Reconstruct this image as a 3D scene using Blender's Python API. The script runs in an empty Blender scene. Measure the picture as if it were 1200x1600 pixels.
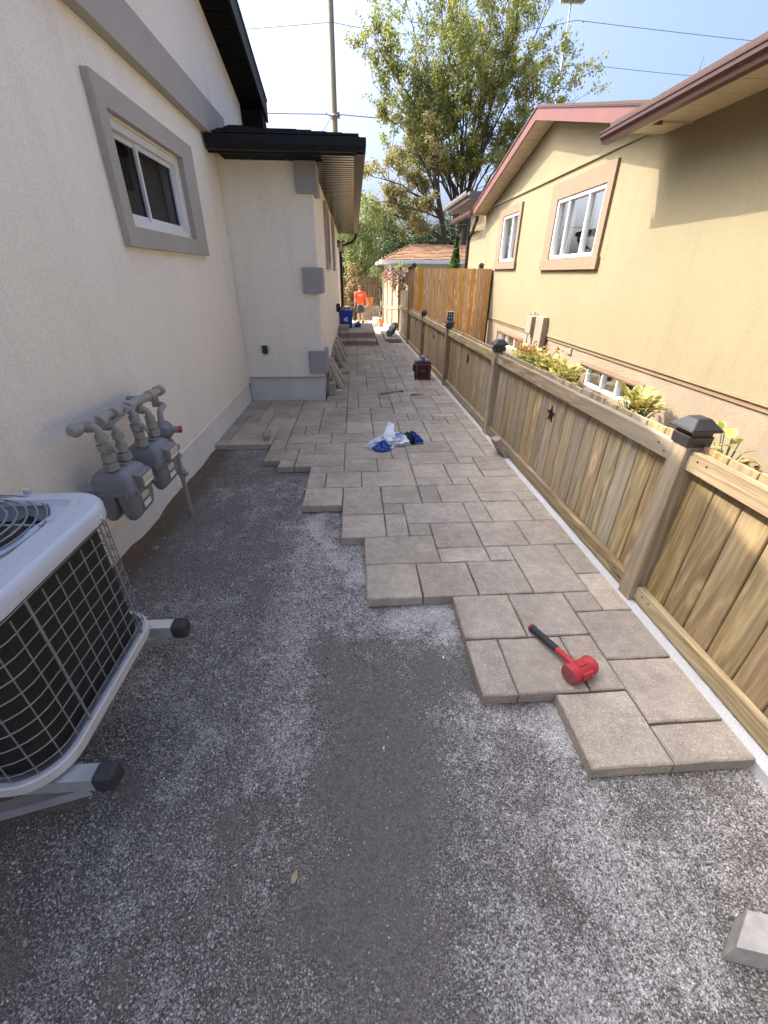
import bpy, bmesh, math, random
import numpy as np
from mathutils import Vector, Matrix, Euler
from mathutils.geometry import tessellate_polygon
random.seed(7); rng = np.random.default_rng(7)
S = bpy.context.scene
COL = S.collection
R = math.radians
PI = math.pi

# ------------------------------------------------------------------ camera, sky, sun, exposure
cam = bpy.data.objects.new('camera', bpy.data.cameras.new('camera')); COL.objects.link(cam)
cam.data.sensor_fit = 'AUTO'; cam.data.sensor_width = 36; cam.data.lens = 36*648/1600
cam.data.clip_start = .02; cam.data.clip_end = 2000
rx, dx, nx = (0.99792374, -0.02654052, 0.05868405), (-0.06410882, -0.49684336, 0.86546908), (-0.00618678, 0.86743431, 0.49751327)
ax = lambda k: Vector((rx[k], dx[k], -nx[k]))
m3 = Matrix((ax(0), -ax(1), -ax(2))).transposed()
cam.matrix_world = Matrix.Translation((0, 0, 1.5)) @ m3.to_4x4()
S.camera = cam
SUN = Vector((1, -.40, -1.2)).normalized()
W = bpy.data.worlds.new('World'); S.world = W; W.use_nodes = True
wn = W.node_tree.nodes; bg = wn['Background']
sky = wn.new('ShaderNodeTexSky'); sky.sky_type = 'NISHITA'; sky.sun_disc = False
sky.sun_elevation = math.asin(-SUN.z); sky.sun_rotation = math.atan2(-SUN.x, -SUN.y)
sky.altitude = 100; sky.air_density = .62; sky.dust_density = 10; sky.ozone_density = 5.6
W.node_tree.links.new(sky.outputs[0], bg.inputs[0]); bg.inputs[1].default_value = .15
sl = bpy.data.lights.new('sun', 'SUN'); sl.energy = 2.0; sl.angle = R(.55); sl.color = (1, .93, .82)
so = bpy.data.objects.new('sun', sl); COL.objects.link(so)
so.rotation_euler = SUN.to_track_quat('-Z', 'Y').to_euler()
V = S.view_settings
V.view_transform = 'Standard'; V.look = 'None'; V.gamma = 1; V.exposure = 1.98; V.use_curve_mapping = False
S.cycles.max_bounces = 8
S.cycles.use_denoising = True

def gz(Y):                                   # the side yard falls gently away from the street
    if Y < 1.5: return 0.
    if Y < 14: return -.015*(Y-1.5)
    return -.1875 - .5*min(1, (Y-14)/7.5)

# ------------------------------------------------------------------ materials
class N:
    def __init__(s, name):
        s.m = bpy.data.materials.new(name); s.m.use_nodes = True
        s.t = s.m.node_tree; s.n = s.t.nodes; s.b = s.n['Principled BSDF']; s.out = s.n['Material Output']
    def add(s, typ, **kw):
        o = s.n.new(typ)
        for k, v in kw.items():
            if k.startswith('i_'): o.inputs[k[2:]].default_value = v
            else: setattr(o, k, v)
        return o
    def link(s, a, b): s.t.links.new(a, b)
    def coords(s, stretch=(1, 1, 1), world=False, rand=True):
        tc = s.add('ShaderNodeNewGeometry') if world else s.add('ShaderNodeTexCoord')
        src = tc.outputs['Position'] if world else tc.outputs['Object']
        if rand and not world:
            oi = s.add('ShaderNodeObjectInfo')
            ml = s.add('ShaderNodeMath', operation='MULTIPLY'); ml.inputs[1].default_value = 37.
            s.link(oi.outputs['Random'], ml.inputs[0])
            ad = s.add('ShaderNodeVectorMath', operation='ADD')
            s.link(src, ad.inputs[0]); s.link(ml.outputs[0], ad.inputs[1]); src = ad.outputs[0]
        mp = s.add('ShaderNodeVectorMath', operation='MULTIPLY'); mp.inputs[1].default_value = stretch
        s.link(src, mp.inputs[0]); return mp.outputs[0]
    def noise(s, co, scale, detail=4, rough=.55):
        o = s.add('ShaderNodeTexNoise'); o.inputs['Scale'].default_value = scale
        o.inputs['Detail'].default_value = detail; o.inputs['Roughness'].default_value = rough
        s.link(co, o.inputs['Vector']); return o.outputs[0]
    def ramp(s, fac, stops):
        o = s.add('ShaderNodeValToRGB'); e = o.color_ramp.elements
        while len(e) < len(stops): e.new(.5)
        for q, (p, c) in zip(e, stops):
            q.position = p; q.color = (c, c, c, 1) if isinstance(c, (int, float)) else (*c, 1)
        s.link(fac, o.inputs[0]); return o.outputs[0]
    def mix(s, fac, a, b, mode='MIX'):
        o = s.add('ShaderNodeMix', data_type='RGBA', blend_type=mode)
        for q, v in ((o.inputs[0], fac), (o.inputs[6], a), (o.inputs[7], b)):
            if isinstance(v, (int, float)): q.default_value = v if q == o.inputs[0] else (v, v, v, 1)
            elif isinstance(v, tuple): q.default_value = (*v, 1)
            else: s.link(v, q)
        return o.outputs[2]
    def math(s, op, a, b=None):
        o = s.add('ShaderNodeMath', operation=op)
        for q, v in zip(o.inputs, (a, b)):
            if v is None: continue
            if isinstance(v, (int, float)): q.default_value = v
            else: s.link(v, q)
        return o.outputs[0]
    def varied(s, col, amt, hue=.0):
        oi = s.add('ShaderNodeObjectInfo'); hsv = s.add('ShaderNodeHueSaturation')
        mr = s.add('ShaderNodeMapRange'); mr.inputs[3].default_value = 1-amt; mr.inputs[4].default_value = 1+amt
        s.link(oi.outputs['Random'], mr.inputs[0]); s.link(mr.outputs[0], hsv.inputs['Value'])
        if hue:
            m2 = s.math('FRACT', s.math('MULTIPLY', oi.outputs['Random'], 7.31))
            mr2 = s.add('ShaderNodeMapRange'); mr2.inputs[3].default_value = .5-hue; mr2.inputs[4].default_value = .5+hue
            s.link(m2, mr2.inputs[0]); s.link(mr2.outputs[0], hsv.inputs['Hue'])
            m4 = s.math('FRACT', s.math('MULTIPLY', oi.outputs['Random'], 13.7))
            mr3 = s.add('ShaderNodeMapRange'); mr3.inputs[3].default_value = .8; mr3.inputs[4].default_value = 1.25
            s.link(m4, mr3.inputs[0]); s.link(mr3.outputs[0], hsv.inputs['Saturation'])
        s.link(col, hsv.inputs['Color']); return hsv.outputs[0]
    def base(s, c):
        if isinstance(c, tuple): s.b.inputs['Base Color'].default_value = (*c, 1)
        else: s.link(c, s.b.inputs['Base Color'])
    def bump(s, h, strength, dist):
        o = s.add('ShaderNodeBump'); o.inputs['Strength'].default_value = strength; o.inputs['Distance'].default_value = dist
        s.link(h, o.inputs['Height'])
        prev = s.b.inputs['Normal']
        if prev.is_linked: s.link(prev.links[0].from_socket, o.inputs['Normal'])
        s.link(o.outputs[0], prev)
    def rough(s, r, metal=0, spec=None):
        if isinstance(r, (int, float)): s.b.inputs['Roughness'].default_value = r
        else: s.link(r, s.b.inputs['Roughness'])
        s.b.inputs['Metallic'].default_value = metal
        if spec is not None: s.b.inputs['Specular IOR Level'].default_value = spec

MATS = {}
def plain(name, c1, c2=None, scale=6, rough=.6, metal=0, bump=0, bscale=60, var=0, stretch=(1, 1, 1), spec=None, world=False, dist=.003):
    q = N(name); co = q.coords(stretch, world)
    c2 = c2 or tuple(v*.82 for v in c1)
    c = q.ramp(q.noise(co, scale, 5), [(.3, c1), (.7, c2)])
    if var: c = q.varied(c, var)
    q.base(c); q.rough(rough, metal, spec)
    if bump: q.bump(q.noise(co, bscale, 4), bump, dist)
    MATS[name] = q.m; return q.m

def stucco(name, c, dark, grain=.5, stain=None):
    q = N(name); co = q.coords(world=True)
    big = q.noise(co, .9, 5, .6); fine = q.noise(co, 165, 3, .7); mid = q.noise(co, 45, 4, .6)
    col = q.ramp(big, [(.3, dark), (.7, c)])
    col = q.mix(.5, col, q.ramp(fine, [(.30, .55), (.5, 1.04), (.7, 1.2)]), 'MULTIPLY')
    tr = q.noise(q.coords((3.2, 3.2, .5), True), 1.6, 5, .65)
    col = q.mix(.32, col, q.ramp(tr, [(.30, .8), (.5, 1.)]), 'MULTIPLY')
    if stain:
        sp = q.add('ShaderNodeSeparateXYZ'); g = q.add('ShaderNodeNewGeometry'); q.link(g.outputs['Position'], sp.inputs[0])
        wob = q.math('ADD', sp.outputs['Z'], q.math('MULTIPLY', q.noise(co, 5, 5, .7), .22))
        col = q.mix(q.ramp(wob, [(stain[0], 1.), (stain[1], 0.)]), col, stain[2])
    q.base(col); q.rough(.93, 0, .25)
    q.bump(q.math('ADD', q.math('MULTIPLY', fine, .5), mid), grain, .006)
    MATS[name] = q.m; return q.m
stucco('stucco_grey_pink', (.89, .825, .71), (.84, .775, .66), .7)
stucco('stucco_trim', (.43, .395, .35), (.38, .35, .31), .45)
stucco('stucco_quoin', (.36, .355, .35), (.32, .315, .31), .3)
stucco('stucco_cream', (.262, .222, .130), (.24, .203, .118), .6)
stucco('stucco_tan', (.255, .175, .115), (.23, .155, .10), .5)
stucco('foundation_white', (.86, .84, .79), (.70, .68, .63), .5, (-.02, .09, (.36, .28, .18)))
stucco('foundation_grey', (.68, .66, .60), (.55, .54, .49), .4)
stucco('foundation_tan', (.31, .25, .175), (.24, .19, .13), .9)
stucco('concrete_pale', (.66, .65, .62), (.5, .49, .46), .5)

def wood(name, c1, c2, axis, knot=(.10, .06, .03), var=.22, grey=None):
    q = N(name); st = [1, 1, 1]; st[axis] = .06
    co = q.coords(tuple(st)); co2 = q.coords(tuple(1 if i != axis else .22 for i in range(3)))
    wv = q.noise(co, 34, 5, .6); fine = q.noise(co, 150, 3, .6)
    col = q.ramp(wv, [(.3, c2), (.62, c1)])
    col = q.mix(.35, col, q.ramp(fine, [(.3, .45), (.62, 1.)]), 'MULTIPLY')
    wa = q.add('ShaderNodeTexWave', wave_type='BANDS', bands_direction='DIAGONAL'); wa.inputs['Scale'].default_value = 7; wa.inputs['Distortion'].default_value = 9; wa.inputs['Detail'].default_value = 3; wa.inputs['Detail Scale'].default_value = 1.2
    q.link(q.coords(tuple(1 if i != axis else .11 for i in range(3))), wa.inputs['Vector'])
    col = q.mix(.6, col, q.ramp(wa.outputs['Fac'], [(.1, .5), (.55, 1.15), (.9, .75)]), 'MULTIPLY')
    bl = q.noise(co2, 3.0, 4, .6)
    col = q.mix(q.ramp(bl, [(.42, 0.), (.72, .75)]), col, grey or tuple(v*.55 for v in c2))
    vo = q.add('ShaderNodeTexVoronoi'); vo.inputs['Scale'].default_value = 6.5; q.link(q.coords(tuple(1 if i != axis else .42 for i in range(3))), vo.inputs['Vector'])
    col = q.mix(q.ramp(vo.outputs['Distance'], [(.07, .9), (.12, 0.)]), col, knot)
    halo = q.ramp(vo.outputs['Distance'], [(.11, .5), (.26, 0.)])
    col = q.mix(halo, col, tuple(min(1, v*1.45) for v in c1))
    col = q.varied(col, var, .008)
    q.base(col); q.rough(.85, 0, .25); q.bump(q.math('ADD', wv, fine), .5, .003)
    MATS[name] = q.m; return q.m
for a, n_ in ((2, 'upright'), (1, 'lengthwise')):
    wood('treated_wood_'+n_, (.53, .415, .25), (.30, .222, .122), a, grey=(.37, .315, .225), var=.17)
wood('cedar_upright', (.76, .46, .20), (.62, .35, .13), 2, (.25, .09, .03), .09, (.55, .33, .14))
wood('cedar_across', (.52, .25, .08), (.40, .17, .045), 0, (.2, .07, .02), .1)
wood('grey_wood_upright', (.24, .17, .095), (.15, .105, .06), 2)

def paver_mat():
    q = N('paver_stone'); co = q.coords()
    big = q.noise(co, 5, 6, .65); fine = q.noise(co, 210, 2, .6); mid = q.noise(co, 22, 5, .7)
    oi = q.add('ShaderNodeObjectInfo')
    body = q.ramp(q.math('FRACT', q.math('MULTIPLY', oi.outputs['Random'], 5.77)),
                  [(0., (.455, .385, .30)), (.35, (.48, .40, .305)), (.6, (.44, .375, .295)), (.8, (.50, .42, .31)), (1., (.465, .39, .30))])
    col = q.mix(.55, body, q.ramp(big, [(.25, .52), (.75, 1.12)]), 'MULTIPLY')
    col = q.mix(.5, col, q.ramp(mid, [(.3, .6), (.7, 1.2)]), 'MULTIPLY')
    col = q.mix(q.ramp(fine, [(.60, 0.), (.68, .75)]), col, (.72, .67, .6))
    col = q.mix(q.ramp(fine, [(.32, .7), (.40, 0.)]), col, (.13, .11, .09))
    ch = q.add('ShaderNodeTexVoronoi'); ch.inputs['Scale'].default_value = 34; q.link(co, ch.inputs['Vector'])
    col = q.mix(q.ramp(ch.outputs['Distance'], [(.07, .9), (.13, 0.)]), col, (.62, .59, .53))
    wn_ = q.noise(q.coords(world=True), 1.7, 6, .65)
    col = q.mix(.6, col, q.ramp(wn_, [(.32, .68), (.5, 1.), (.68, 1.25)]), 'MULTIPLY')
    col = q.varied(col, .10)
    q.base(col); q.rough(.86, 0, .3)
    cl = q.noise(q.coords((1., 2.2, 1)), 6.5, 8, .62)
    q.bump(cl, .8, .022); q.bump(q.math('ADD', mid, q.math('MULTIPLY', fine, .6)), .45, .003)
    MATS['paver_stone'] = q.m
paver_mat()

def gravel_mat():
    q = N('gravel_fines'); co = q.coords(world=True)
    grit = q.noise(co, 170, 3, .75); grit2 = q.noise(co, 55, 4, .7)
    at = q.add('ShaderNodeAttribute'); at.attribute_name = 'dust'
    f = q.math('ADD', at.outputs['Fac'], q.math('MULTIPLY', q.math('SUBTRACT', q.noise(co, 13, 7, .75), .5), 1.0))
    f = q.math('ADD', f, q.math('MULTIPLY', q.math('SUBTRACT', q.noise(co, 60, 4, .75), .5), 1.0))
    f = q.math('ADD', f, q.math('MULTIPLY', q.math('SUBTRACT', q.noise(co, 210, 2, .6), .5), 1.3))
    col = q.mix(q.ramp(f, [(.38, 0.), (.66, 1.)]), (.205, .185, .158), (.64, .595, .535))
    col = q.mix(q.ramp(at.outputs['Fac'], [(.05, .5), (.3, .92)]), col, q.ramp(grit, [(.3, .25), (.52, .9), (.72, 2.2)]), 'MULTIPLY')
    col = q.mix(.5, col, q.ramp(grit2, [(.35, .6), (.65, 1.25)]), 'MULTIPLY')
    fl = q.noise(co, 240, 2, .5)
    sm = q.ramp(at.outputs['Fac'], [(.05, .12), (.26, 1.)])
    col = q.mix(q.math('MULTIPLY', sm, q.ramp(fl, [(.61, 0.), (.67, .7)])), col, (.74, .71, .67)); col = q.mix(q.math('MULTIPLY', sm, q.ramp(fl, [(.34, .6), (.41, 0.)])), col, (.08, .072, .065))
    a2 = q.add('ShaderNodeAttribute'); a2.attribute_name = 'soil'
    fs = q.math('ADD', a2.outputs['Fac'], q.math('MULTIPLY', q.math('SUBTRACT', q.noise(co, 7, 5, .7), .5), .9))
    col = q.mix(q.ramp(fs, [(.4, 0.), (.75, .8)]), col, (.16, .105, .065))
    q.base(col); q.rough(.95, 0, .15)
    q.bump(q.math('ADD', grit, grit2), .9, .008)
    MATS['gravel_fines'] = q.m
gravel_mat()
def pebble_mat():
    q = N('pebble'); oi = q.add('ShaderNodeObjectInfo')
    c = q.ramp(oi.outputs['Random'], [(0., (.13, .115, .095)), (.3, (.26, .24, .21)), (.72, (.44, .41, .37)), (.94, (.60, .565, .51)), (1., (.76, .72, .66))])
    q.base(c); q.rough(.75, 0, .3); MATS['pebble'] = q.m
pebble_mat()

def leafmat(name, cols, trans=.35, island=True):
    q = N(name)
    g = q.add('ShaderNodeNewGeometry')
    if island: r = g.outputs['Random Per Island']
    else: r = q.add('ShaderNodeObjectInfo').outputs['Random']
    n = len(cols)
    c = q.ramp(r, [(i/(n-1), k) for i, k in enumerate(cols)])
    cl = q.noise(q.coords(world=True), .8, 3)
    c = q.mix(.7, c, q.ramp(cl, [(.35, .6), (.65, 1.25)]), 'MULTIPLY')
    q.base(c); q.rough(.55, 0, .35)
    tl = q.add('ShaderNodeBsdfTranslucent'); q.link(c, tl.inputs[0])
    mx = q.add('ShaderNodeMixShader'); mx.inputs[0].default_value = trans
    q.link(q.b.outputs[0], mx.inputs[1]); q.link(tl.outputs[0], mx.inputs[2]); q.link(mx.outputs[0], q.out.inputs[0])
    MATS[name] = q.m
leafmat('leaf_elm', [(.14, .21, .055), (.20, .27, .07), (.34, .34, .08), (.46, .38, .08), (.16, .23, .09), (.29, .29, .11)], .5)
leafmat('leaf_brown', [(.40, .25, .13), (.26, .28, .09), (.20, .25, .08), (.44, .25, .13), (.26, .30, .1), (.34, .31, .12)], .5)
leafmat('leaf_dark', [(.02, .045, .012), (.035, .065, .018), (.06, .09, .02), (.028, .05, .02)])
leafmat('leaf_mid', [(.14, .20, .05), (.22, .28, .07), (.34, .36, .13), (.16, .21, .08)], .5)
leafmat('leaf_straw', [(.36, .27, .13), (.30, .20, .10), (.22, .20, .07), (.42, .32, .18)])
leafmat('leaf_cedar', [(.05, .11, .018), (.09, .16, .025), (.13, .19, .03)])
leafmat('leaf_vine', [(.22, .06, .10), (.34, .20, .14), (.13, .04, .10), (.38, .30, .14), (.16, .18, .06)])
leafmat('petal_red', [(.40, .10, .05), (.46, .18, .07), (.36, .20, .08)])
def hosta():
    q = N('leaf_hosta'); oi = q.add('ShaderNodeObjectInfo')
    uv = q.add('ShaderNodeAttribute'); uv.attribute_name = 'edge'
    c = q.ramp(oi.outputs['Random'], [(0., (.16, .19, .035)), (.35, (.34, .32, .07)), (.7, (.22, .25, .05)), (1., (.42, .30, .08))])
    c = q.mix(q.ramp(uv.outputs['Fac'], [(.55, 0.), (.75, 1.)]), c, (.52, .44, .18))
    q.base(c); q.rough(.5, 0, .4)
    tl = q.add('ShaderNodeBsdfTranslucent'); q.link(c, tl.inputs[0])
    mx = q.add('ShaderNodeMixShader'); mx.inputs[0].default_value = .3
    q.link(q.b.outputs[0], mx.inputs[1]); q.link(tl.outputs[0], mx.inputs[2]); q.link(mx.outputs[0], q.out.inputs[0])
    MATS['leaf_hosta'] = q.m
hosta()

def glass(name, tint, mixv):
    q = N(name)
    gl = q.add('ShaderNodeBsdfGlossy'); gl.inputs['Roughness'].default_value = .02; gl.inputs['Color'].default_value = (.9, .93, .95, 1)
    tr = q.add('ShaderNodeBsdfTransparent'); tr.inputs[0].default_value = (*tint, 1)
    fr = q.add('ShaderNodeFresnel'); fr.inputs[0].default_value = 1.5
    f = q.math('ADD', q.math('MULTIPLY', fr.outputs[0], .5), mixv)
    mx = q.add('ShaderNodeMixShader'); q.link(f, mx.inputs[0]); q.link(tr.outputs[0], mx.inputs[1]); q.link(gl.outputs[0], mx.inputs[2])
    q.link(mx.outputs[0], q.out.inputs[0]); MATS[name] = q.m
glass('window_glass', (.62, .66, .66), .015)

P = plain
P('black_metal', (.008, .008, .009), (.013, .013, .014), 9, .5, bump=.1, spec=.22)
P('black_soffit', (.006, .006, .006), (.010, .009, .009), 9, .75, spec=.12)
P('bronze_soffit', (.020, .015, .010), (.034, .025, .016), 7, .25, .3)
P('black_plastic', (.014, .014, .016), (.03, .03, .032), 15, .55)
P('dark_rubber', (.022, .022, .026), (.04, .04, .045), 20, .7)
P('white_vinyl', (.74, .74, .73), (.66, .66, .64), 5, .4)
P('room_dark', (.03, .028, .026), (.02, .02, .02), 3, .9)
P('curtain', (.52, .49, .45), (.36, .34, .31), 5, .9, stretch=(1, 14, .3))
P('blind_dark', (.055, .05, .048), (.035, .033, .032), 6, .9, stretch=(1, 14, .3))
P('ac_metal', (.50, .54, .60), (.45, .49, .55), 3, .36, .1)
P('ac_rim', (.60, .59, .57), (.54, .53, .51), 3, .42, .1)
P('coil_fins', (.004, .004, .004), (.018, .016, .014), 40, .6, stretch=(9, 9, .4), bump=.4, bscale=40)
P('wire_grey', (.28, .285, .29), (.22, .225, .23), 20, .4, .4)
P('galvanised', (.68, .69, .70), (.52, .53, .54), 14, .34, .6)
P('fan_metal', (.035, .04, .045), (.05, .055, .06), 8, .35, .4)
P('meter_paint', (.22, .225, .235), (.18, .185, .195), 6, .45, bump=.15, bscale=40)
P('pipe_paint', (.28, .275, .26), (.34, .30, .24), 8, .55, bump=.2, bscale=50)
P('label_cream', (.55, .50, .30), (.62, .6, .5), 30, .5)
P('label_white', (.78, .78, .76), (.6, .6, .6), 60, .5)
P('red_paint', (.50, .035, .03), (.42, .03, .028), 9, .5)
P('mallet_red', (.58, .045, .05), (.44, .035, .04), 16, .6, bump=.1)
P('mallet_face', (.36, .10, .09), (.26, .075, .07), 25, .8)
P('brown_metal', (.05, .021, .016), (.065, .028, .02), 4, .4, spec=.3)
P('taupe_metal', (.17, .14, .12), (.12, .10, .09), 4, .4)
P('red_brown_fascia', (.165, .058, .043), (.14, .05, .038), 3, .55)
P('cream_soffit', (.52, .44, .33), (.47, .40, .30), 3, .6)
P('shingle_dark', (.012, .012, .013), (.028, .027, .026), 40, .95, bump=.6, bscale=160)
P('shingle_orange', (.30, .16, .08), (.20, .105, .055), 20, .95, bump=.5, bscale=90, world=True)
P('shingle_brown', (.10, .055, .04), (.06, .04, .03), 30, .95)
P('pole_wood', (.27, .25, .19), (.20, .185, .14), 3, .9, stretch=(6, 6, .3), bump=.3)
P('wire_black', (.10, .105, .12), None, 5, .6)
P('bark', (.075, .058, .042), (.04, .032, .025), 9, .95, bump=.6, bscale=30, stretch=(1, 1, .3))
P('soil', (.30, .225, .145), (.21, .155, .10), 9, .98, bump=.8, bscale=40)
P('grass_ground', (.12, .12, .05), (.17, .14, .07), 2, .98)
P('sand', (.46, .36, .22), (.38, .29, .175), 4, .98, bump=.6, bscale=50)
P('joint_sand', (.11, .095, .075), (.08, .07, .055), 30, .98)
P('bag_white', (.74, .76, .78), (.66, .69, .72), 12, .35)
P('bag_blue', (.02, .065, .34), (.016, .05, .27), 14, .35)
P('bin_blue', (.012, .055, .42), (.010, .045, .34), 5, .45)
P('print_blue', (.03, .09, .40), None, 5, .4)
P('grey_bag', (.27, .27, .27), (.16, .16, .165), 9, .4)
P('orange_plastic', (.72, .20, .03), (.62, .17, .03), 6, .45)
P('terracotta', (.55, .20, .08), None, 6, .8)
P('skin', (.42, .24, .16), (.36, .2, .13), 12, .55)
P('shirt_orange', (.80, .085, .018), (.66, .065, .015), 9, .85)
P('shorts_dark', (.035, .04, .05), (.025, .028, .035), 9, .9)
P('cap_grey', (.13, .12, .11), None, 9, .9)
P('boot_dark', (.03, .026, .022), None, 9, .8)
P('steel', (.35, .35, .36), (.2, .2, .2), 20, .35, .9)
P('orange_handle', (.62, .27, .045), (.5, .2, .03), 10, .5)
P('wood_handle', (.42, .25, .10), (.32, .18, .07), 30, .6)
P('meter_box', (.30, .255, .19), (.25, .21, .155), 6, .5)
P('lattice_pale', (.50, .36, .16), (.40, .28, .12), 9, .85)
P('render_white', (.62, .60, .56), (.55, .53, .5), 2, .9)
P('far_grey', (.42, .43, .43), (.36, .37, .38), .5, .9)
P('solar_panel', (.012, .02, .045), (.02, .03, .06), 10, .15)
P('cap_black', (.022, .02, .022), (.045, .038, .035), 14, .4, bump=.1)
P('lamp_glass', (.5, .48, .42), None, 5, .3)
P('paper_white', (.8, .8, .78), (.7, .7, .7), 40, .8)
P('pale_stone', (.50, .47, .40), (.38, .35, .30), 30, .9, bump=.6, bscale=120)
P('dead_leaf', (.42, .34, .22), (.33, .26, .16), 40, .8)

# ------------------------------------------------------------------ mesh helpers
class MB:
    def __init__(s): s.v = []; s.f = []; s.m = []
    def face(s, idx, m=0): s.f.append(tuple(idx)); s.m.append(m)
    def add(s, vs, fs, m=0):
        o = len(s.v); s.v += [tuple(v) for v in vs]
        for f in fs: s.face([o+i for i in f], m)
    def box(s, x0, y0, z0, x1, y1, z1, m=0):
        x0, x1 = sorted((x0, x1)); y0, y1 = sorted((y0, y1)); z0, z1 = sorted((z0, z1))
        s.add([(x0, y0, z0), (x1, y0, z0), (x1, y1, z0), (x0, y1, z0), (x0, y0, z1), (x1, y0, z1), (x1, y1, z1), (x0, y1, z1)],
              [(0, 3, 2, 1), (4, 5, 6, 7), (0, 1, 5, 4), (1, 2, 6, 5), (2, 3, 7, 6), (3, 0, 4, 7)], m)
        return s
    def xbox(s, M, sx, sy, sz, m=0):            # oriented box, centred, full sizes
        c = [M @ Vector((a*sx/2, b*sy/2, d*sz/2)) for d in (-1, 1) for a, b in ((-1, -1), (1, -1), (1, 1), (-1, 1))]
        s.add(c, [(0, 3, 2, 1), (4, 5, 6, 7), (0, 1, 5, 4), (1, 2, 6, 5), (2, 3, 7, 6), (3, 0, 4, 7)], m); return s
    def bar(s, p, q, w, h, up=(0, 0, 1), m=0):
        p, q = Vector(p), Vector(q); d = (q-p); L = d.length; d.normalize()
        u = Vector(up); sd = d.cross(u).normalized(); u = sd.cross(d)
        M = Matrix((d, sd, u)).transposed().to_4x4(); M.translation = (p+q)/2
        return s.xbox(M, L, w, h, m)
    def prism(s, poly, axis, a, b, m=0):        # polygon in the two other axes (in x,y,z order), extruded a..b
        n = len(poly)
        def mk(u, v, w): return {0: (w, u, v), 1: (u, w, v), 2: (u, v, w)}[axis]
        vs = [mk(u, v, a) for u, v in poly]+[mk(u, v, b) for u, v in poly]
        ar = sum(poly[i][0]*poly[(i+1) % n][1]-poly[(i+1) % n][0]*poly[i][1] for i in range(n))
        flip = (ar > 0) ^ (axis == 1) ^ (b < a)
        f0 = tuple(range(n)); f1 = tuple(range(n, 2*n))
        fs = [f0[::-1], f1] if flip else [f0, f1[::-1]]
        for i in range(n):
            j = (i+1) % n; q = (i, j, n+j, n+i)
            fs.append(q if flip else q[::-1])
        s.add(vs, fs, m); return s
    def tube(s, pts, r, n=8, m=0, cap=True, closed=False):
        pts = [Vector(p) for p in pts]; k = len(pts)
        rs = r if isinstance(r, (list, tuple)) else [r]*k
        o = len(s.v); prev = None
        for i, p in enumerate(pts):
            if closed: t = pts[(i+1) % k]-pts[i-1]
            else: t = pts[min(i+1, k-1)]-pts[max(i-1, 0)]
            t.normalize()
            if prev is None: a = t.orthogonal().normalized()
            else:
                a = prev-t*prev.dot(t)
                a = a.normalized() if a.length > 1e-6 else t.orthogonal().normalized()
            prev = a; b = t.cross(a)
            for j in range(n):
                th = 2*PI*j/n; s.v.append(tuple(p+(a*math.cos(th)+b*math.sin(th))*rs[i]))
        for i in range(k if closed else k-1):
            i2 = (i+1) % k
            for j in range(n):
                j2 = (j+1) % n; s.face((o+i*n+j, o+i*n+j2, o+i2*n+j2, o+i2*n+j), m)
        if cap and not closed:
            s.face([o+j for j in range(n)][::-1], m); s.face([o+(k-1)*n+j for j in range(n)], m)
        return s
    def loops(s, ls, m=0, cap0=True, cap1=True):   # skin closed loops of equal length
        o = len(s.v); n = len(ls[0])
        for l in ls: s.v += [tuple(p) for p in l]
        for i in range(len(ls)-1):
            for j in range(n):
                j2 = (j+1) % n; s.face((o+i*n+j, o+i*n+j2, o+(i+1)*n+j2, o+(i+1)*n+j), m)
        if cap0: s.face([o+j for j in range(n)][::-1], m)
        if cap1: s.face([o+(len(ls)-1)*n+j for j in range(n)], m)
        return s
    def cyl(s, p, q, r, n=16, m=0): return s.tube([p, q], r, n, m)
    def mesh(s, name, mats, smooth=False, xf=None):
        me = bpy.data.meshes.new(name)
        vs = [xf @ Vector(v) for v in s.v] if xf is not None else s.v
        me.from_pydata(vs, [], s.f)
        for q in (mats if isinstance(mats, (list, tuple)) else [mats]): me.materials.append(MATS[q])
        if any(s.m): me.polygons.foreach_set('material_index', s.m)
        if smooth: me.polygons.foreach_set('use_smooth', [True]*len(me.polygons))
        me.update(); return me
def wm(o):
    M = Matrix.LocRotScale(o.location, o.rotation_euler, o.scale)
    return wm(o.parent) @ M if o.parent else M
def obj(name, me, parent=None, loc=None, rot=None):
    o = bpy.data.objects.new(name, me); COL.objects.link(o)
    if parent: o.parent = parent
    if loc is not None: o.location = loc
    if rot is not None: o.rotation_euler = rot
    return o
def bevel(me, w, seg=2, ang=30):
    bm = bmesh.new(); bm.from_mesh(me)
    es = [e for e in bm.edges if len(e.link_faces) == 2 and e.calc_face_angle(0) > R(ang)]
    bmesh.ops.bevel(bm, geom=es, offset=w, segments=seg, affect='EDGES', profile=.6, clamp_overlap=True)
    bm.to_mesh(me); bm.free()
def part(name, mb, mats, parent=None, smooth=False, bev=0, local=False, seg=2):
    xf = None if (local or parent is None) else wm(parent).inverted()
    me = mb.mesh(name, mats, False, xf)
    if bev: bevel(me, bev, seg)
    if smooth:
        me.polygons.foreach_set('use_smooth', [True]*len(me.polygons))
        try: me.set_sharp_from_angle(angle=R(40))
        except Exception: pass
    return obj(name, me, parent)
def tag(o, label=None, cat=None, group=None, kind=None):
    if label: o['label'] = label
    if cat: o['category'] = cat
    if group: o['group'] = group
    if kind: o['kind'] = kind
    return o
def thing(name, label, cat, loc, group=None, rot=(0, 0, 0)):
    o = bpy.data.objects.new(name, None); COL.objects.link(o); o.location = loc; o.rotation_euler = rot
    o.empty_display_size = .1
    return tag(o, label, cat, group)
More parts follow.
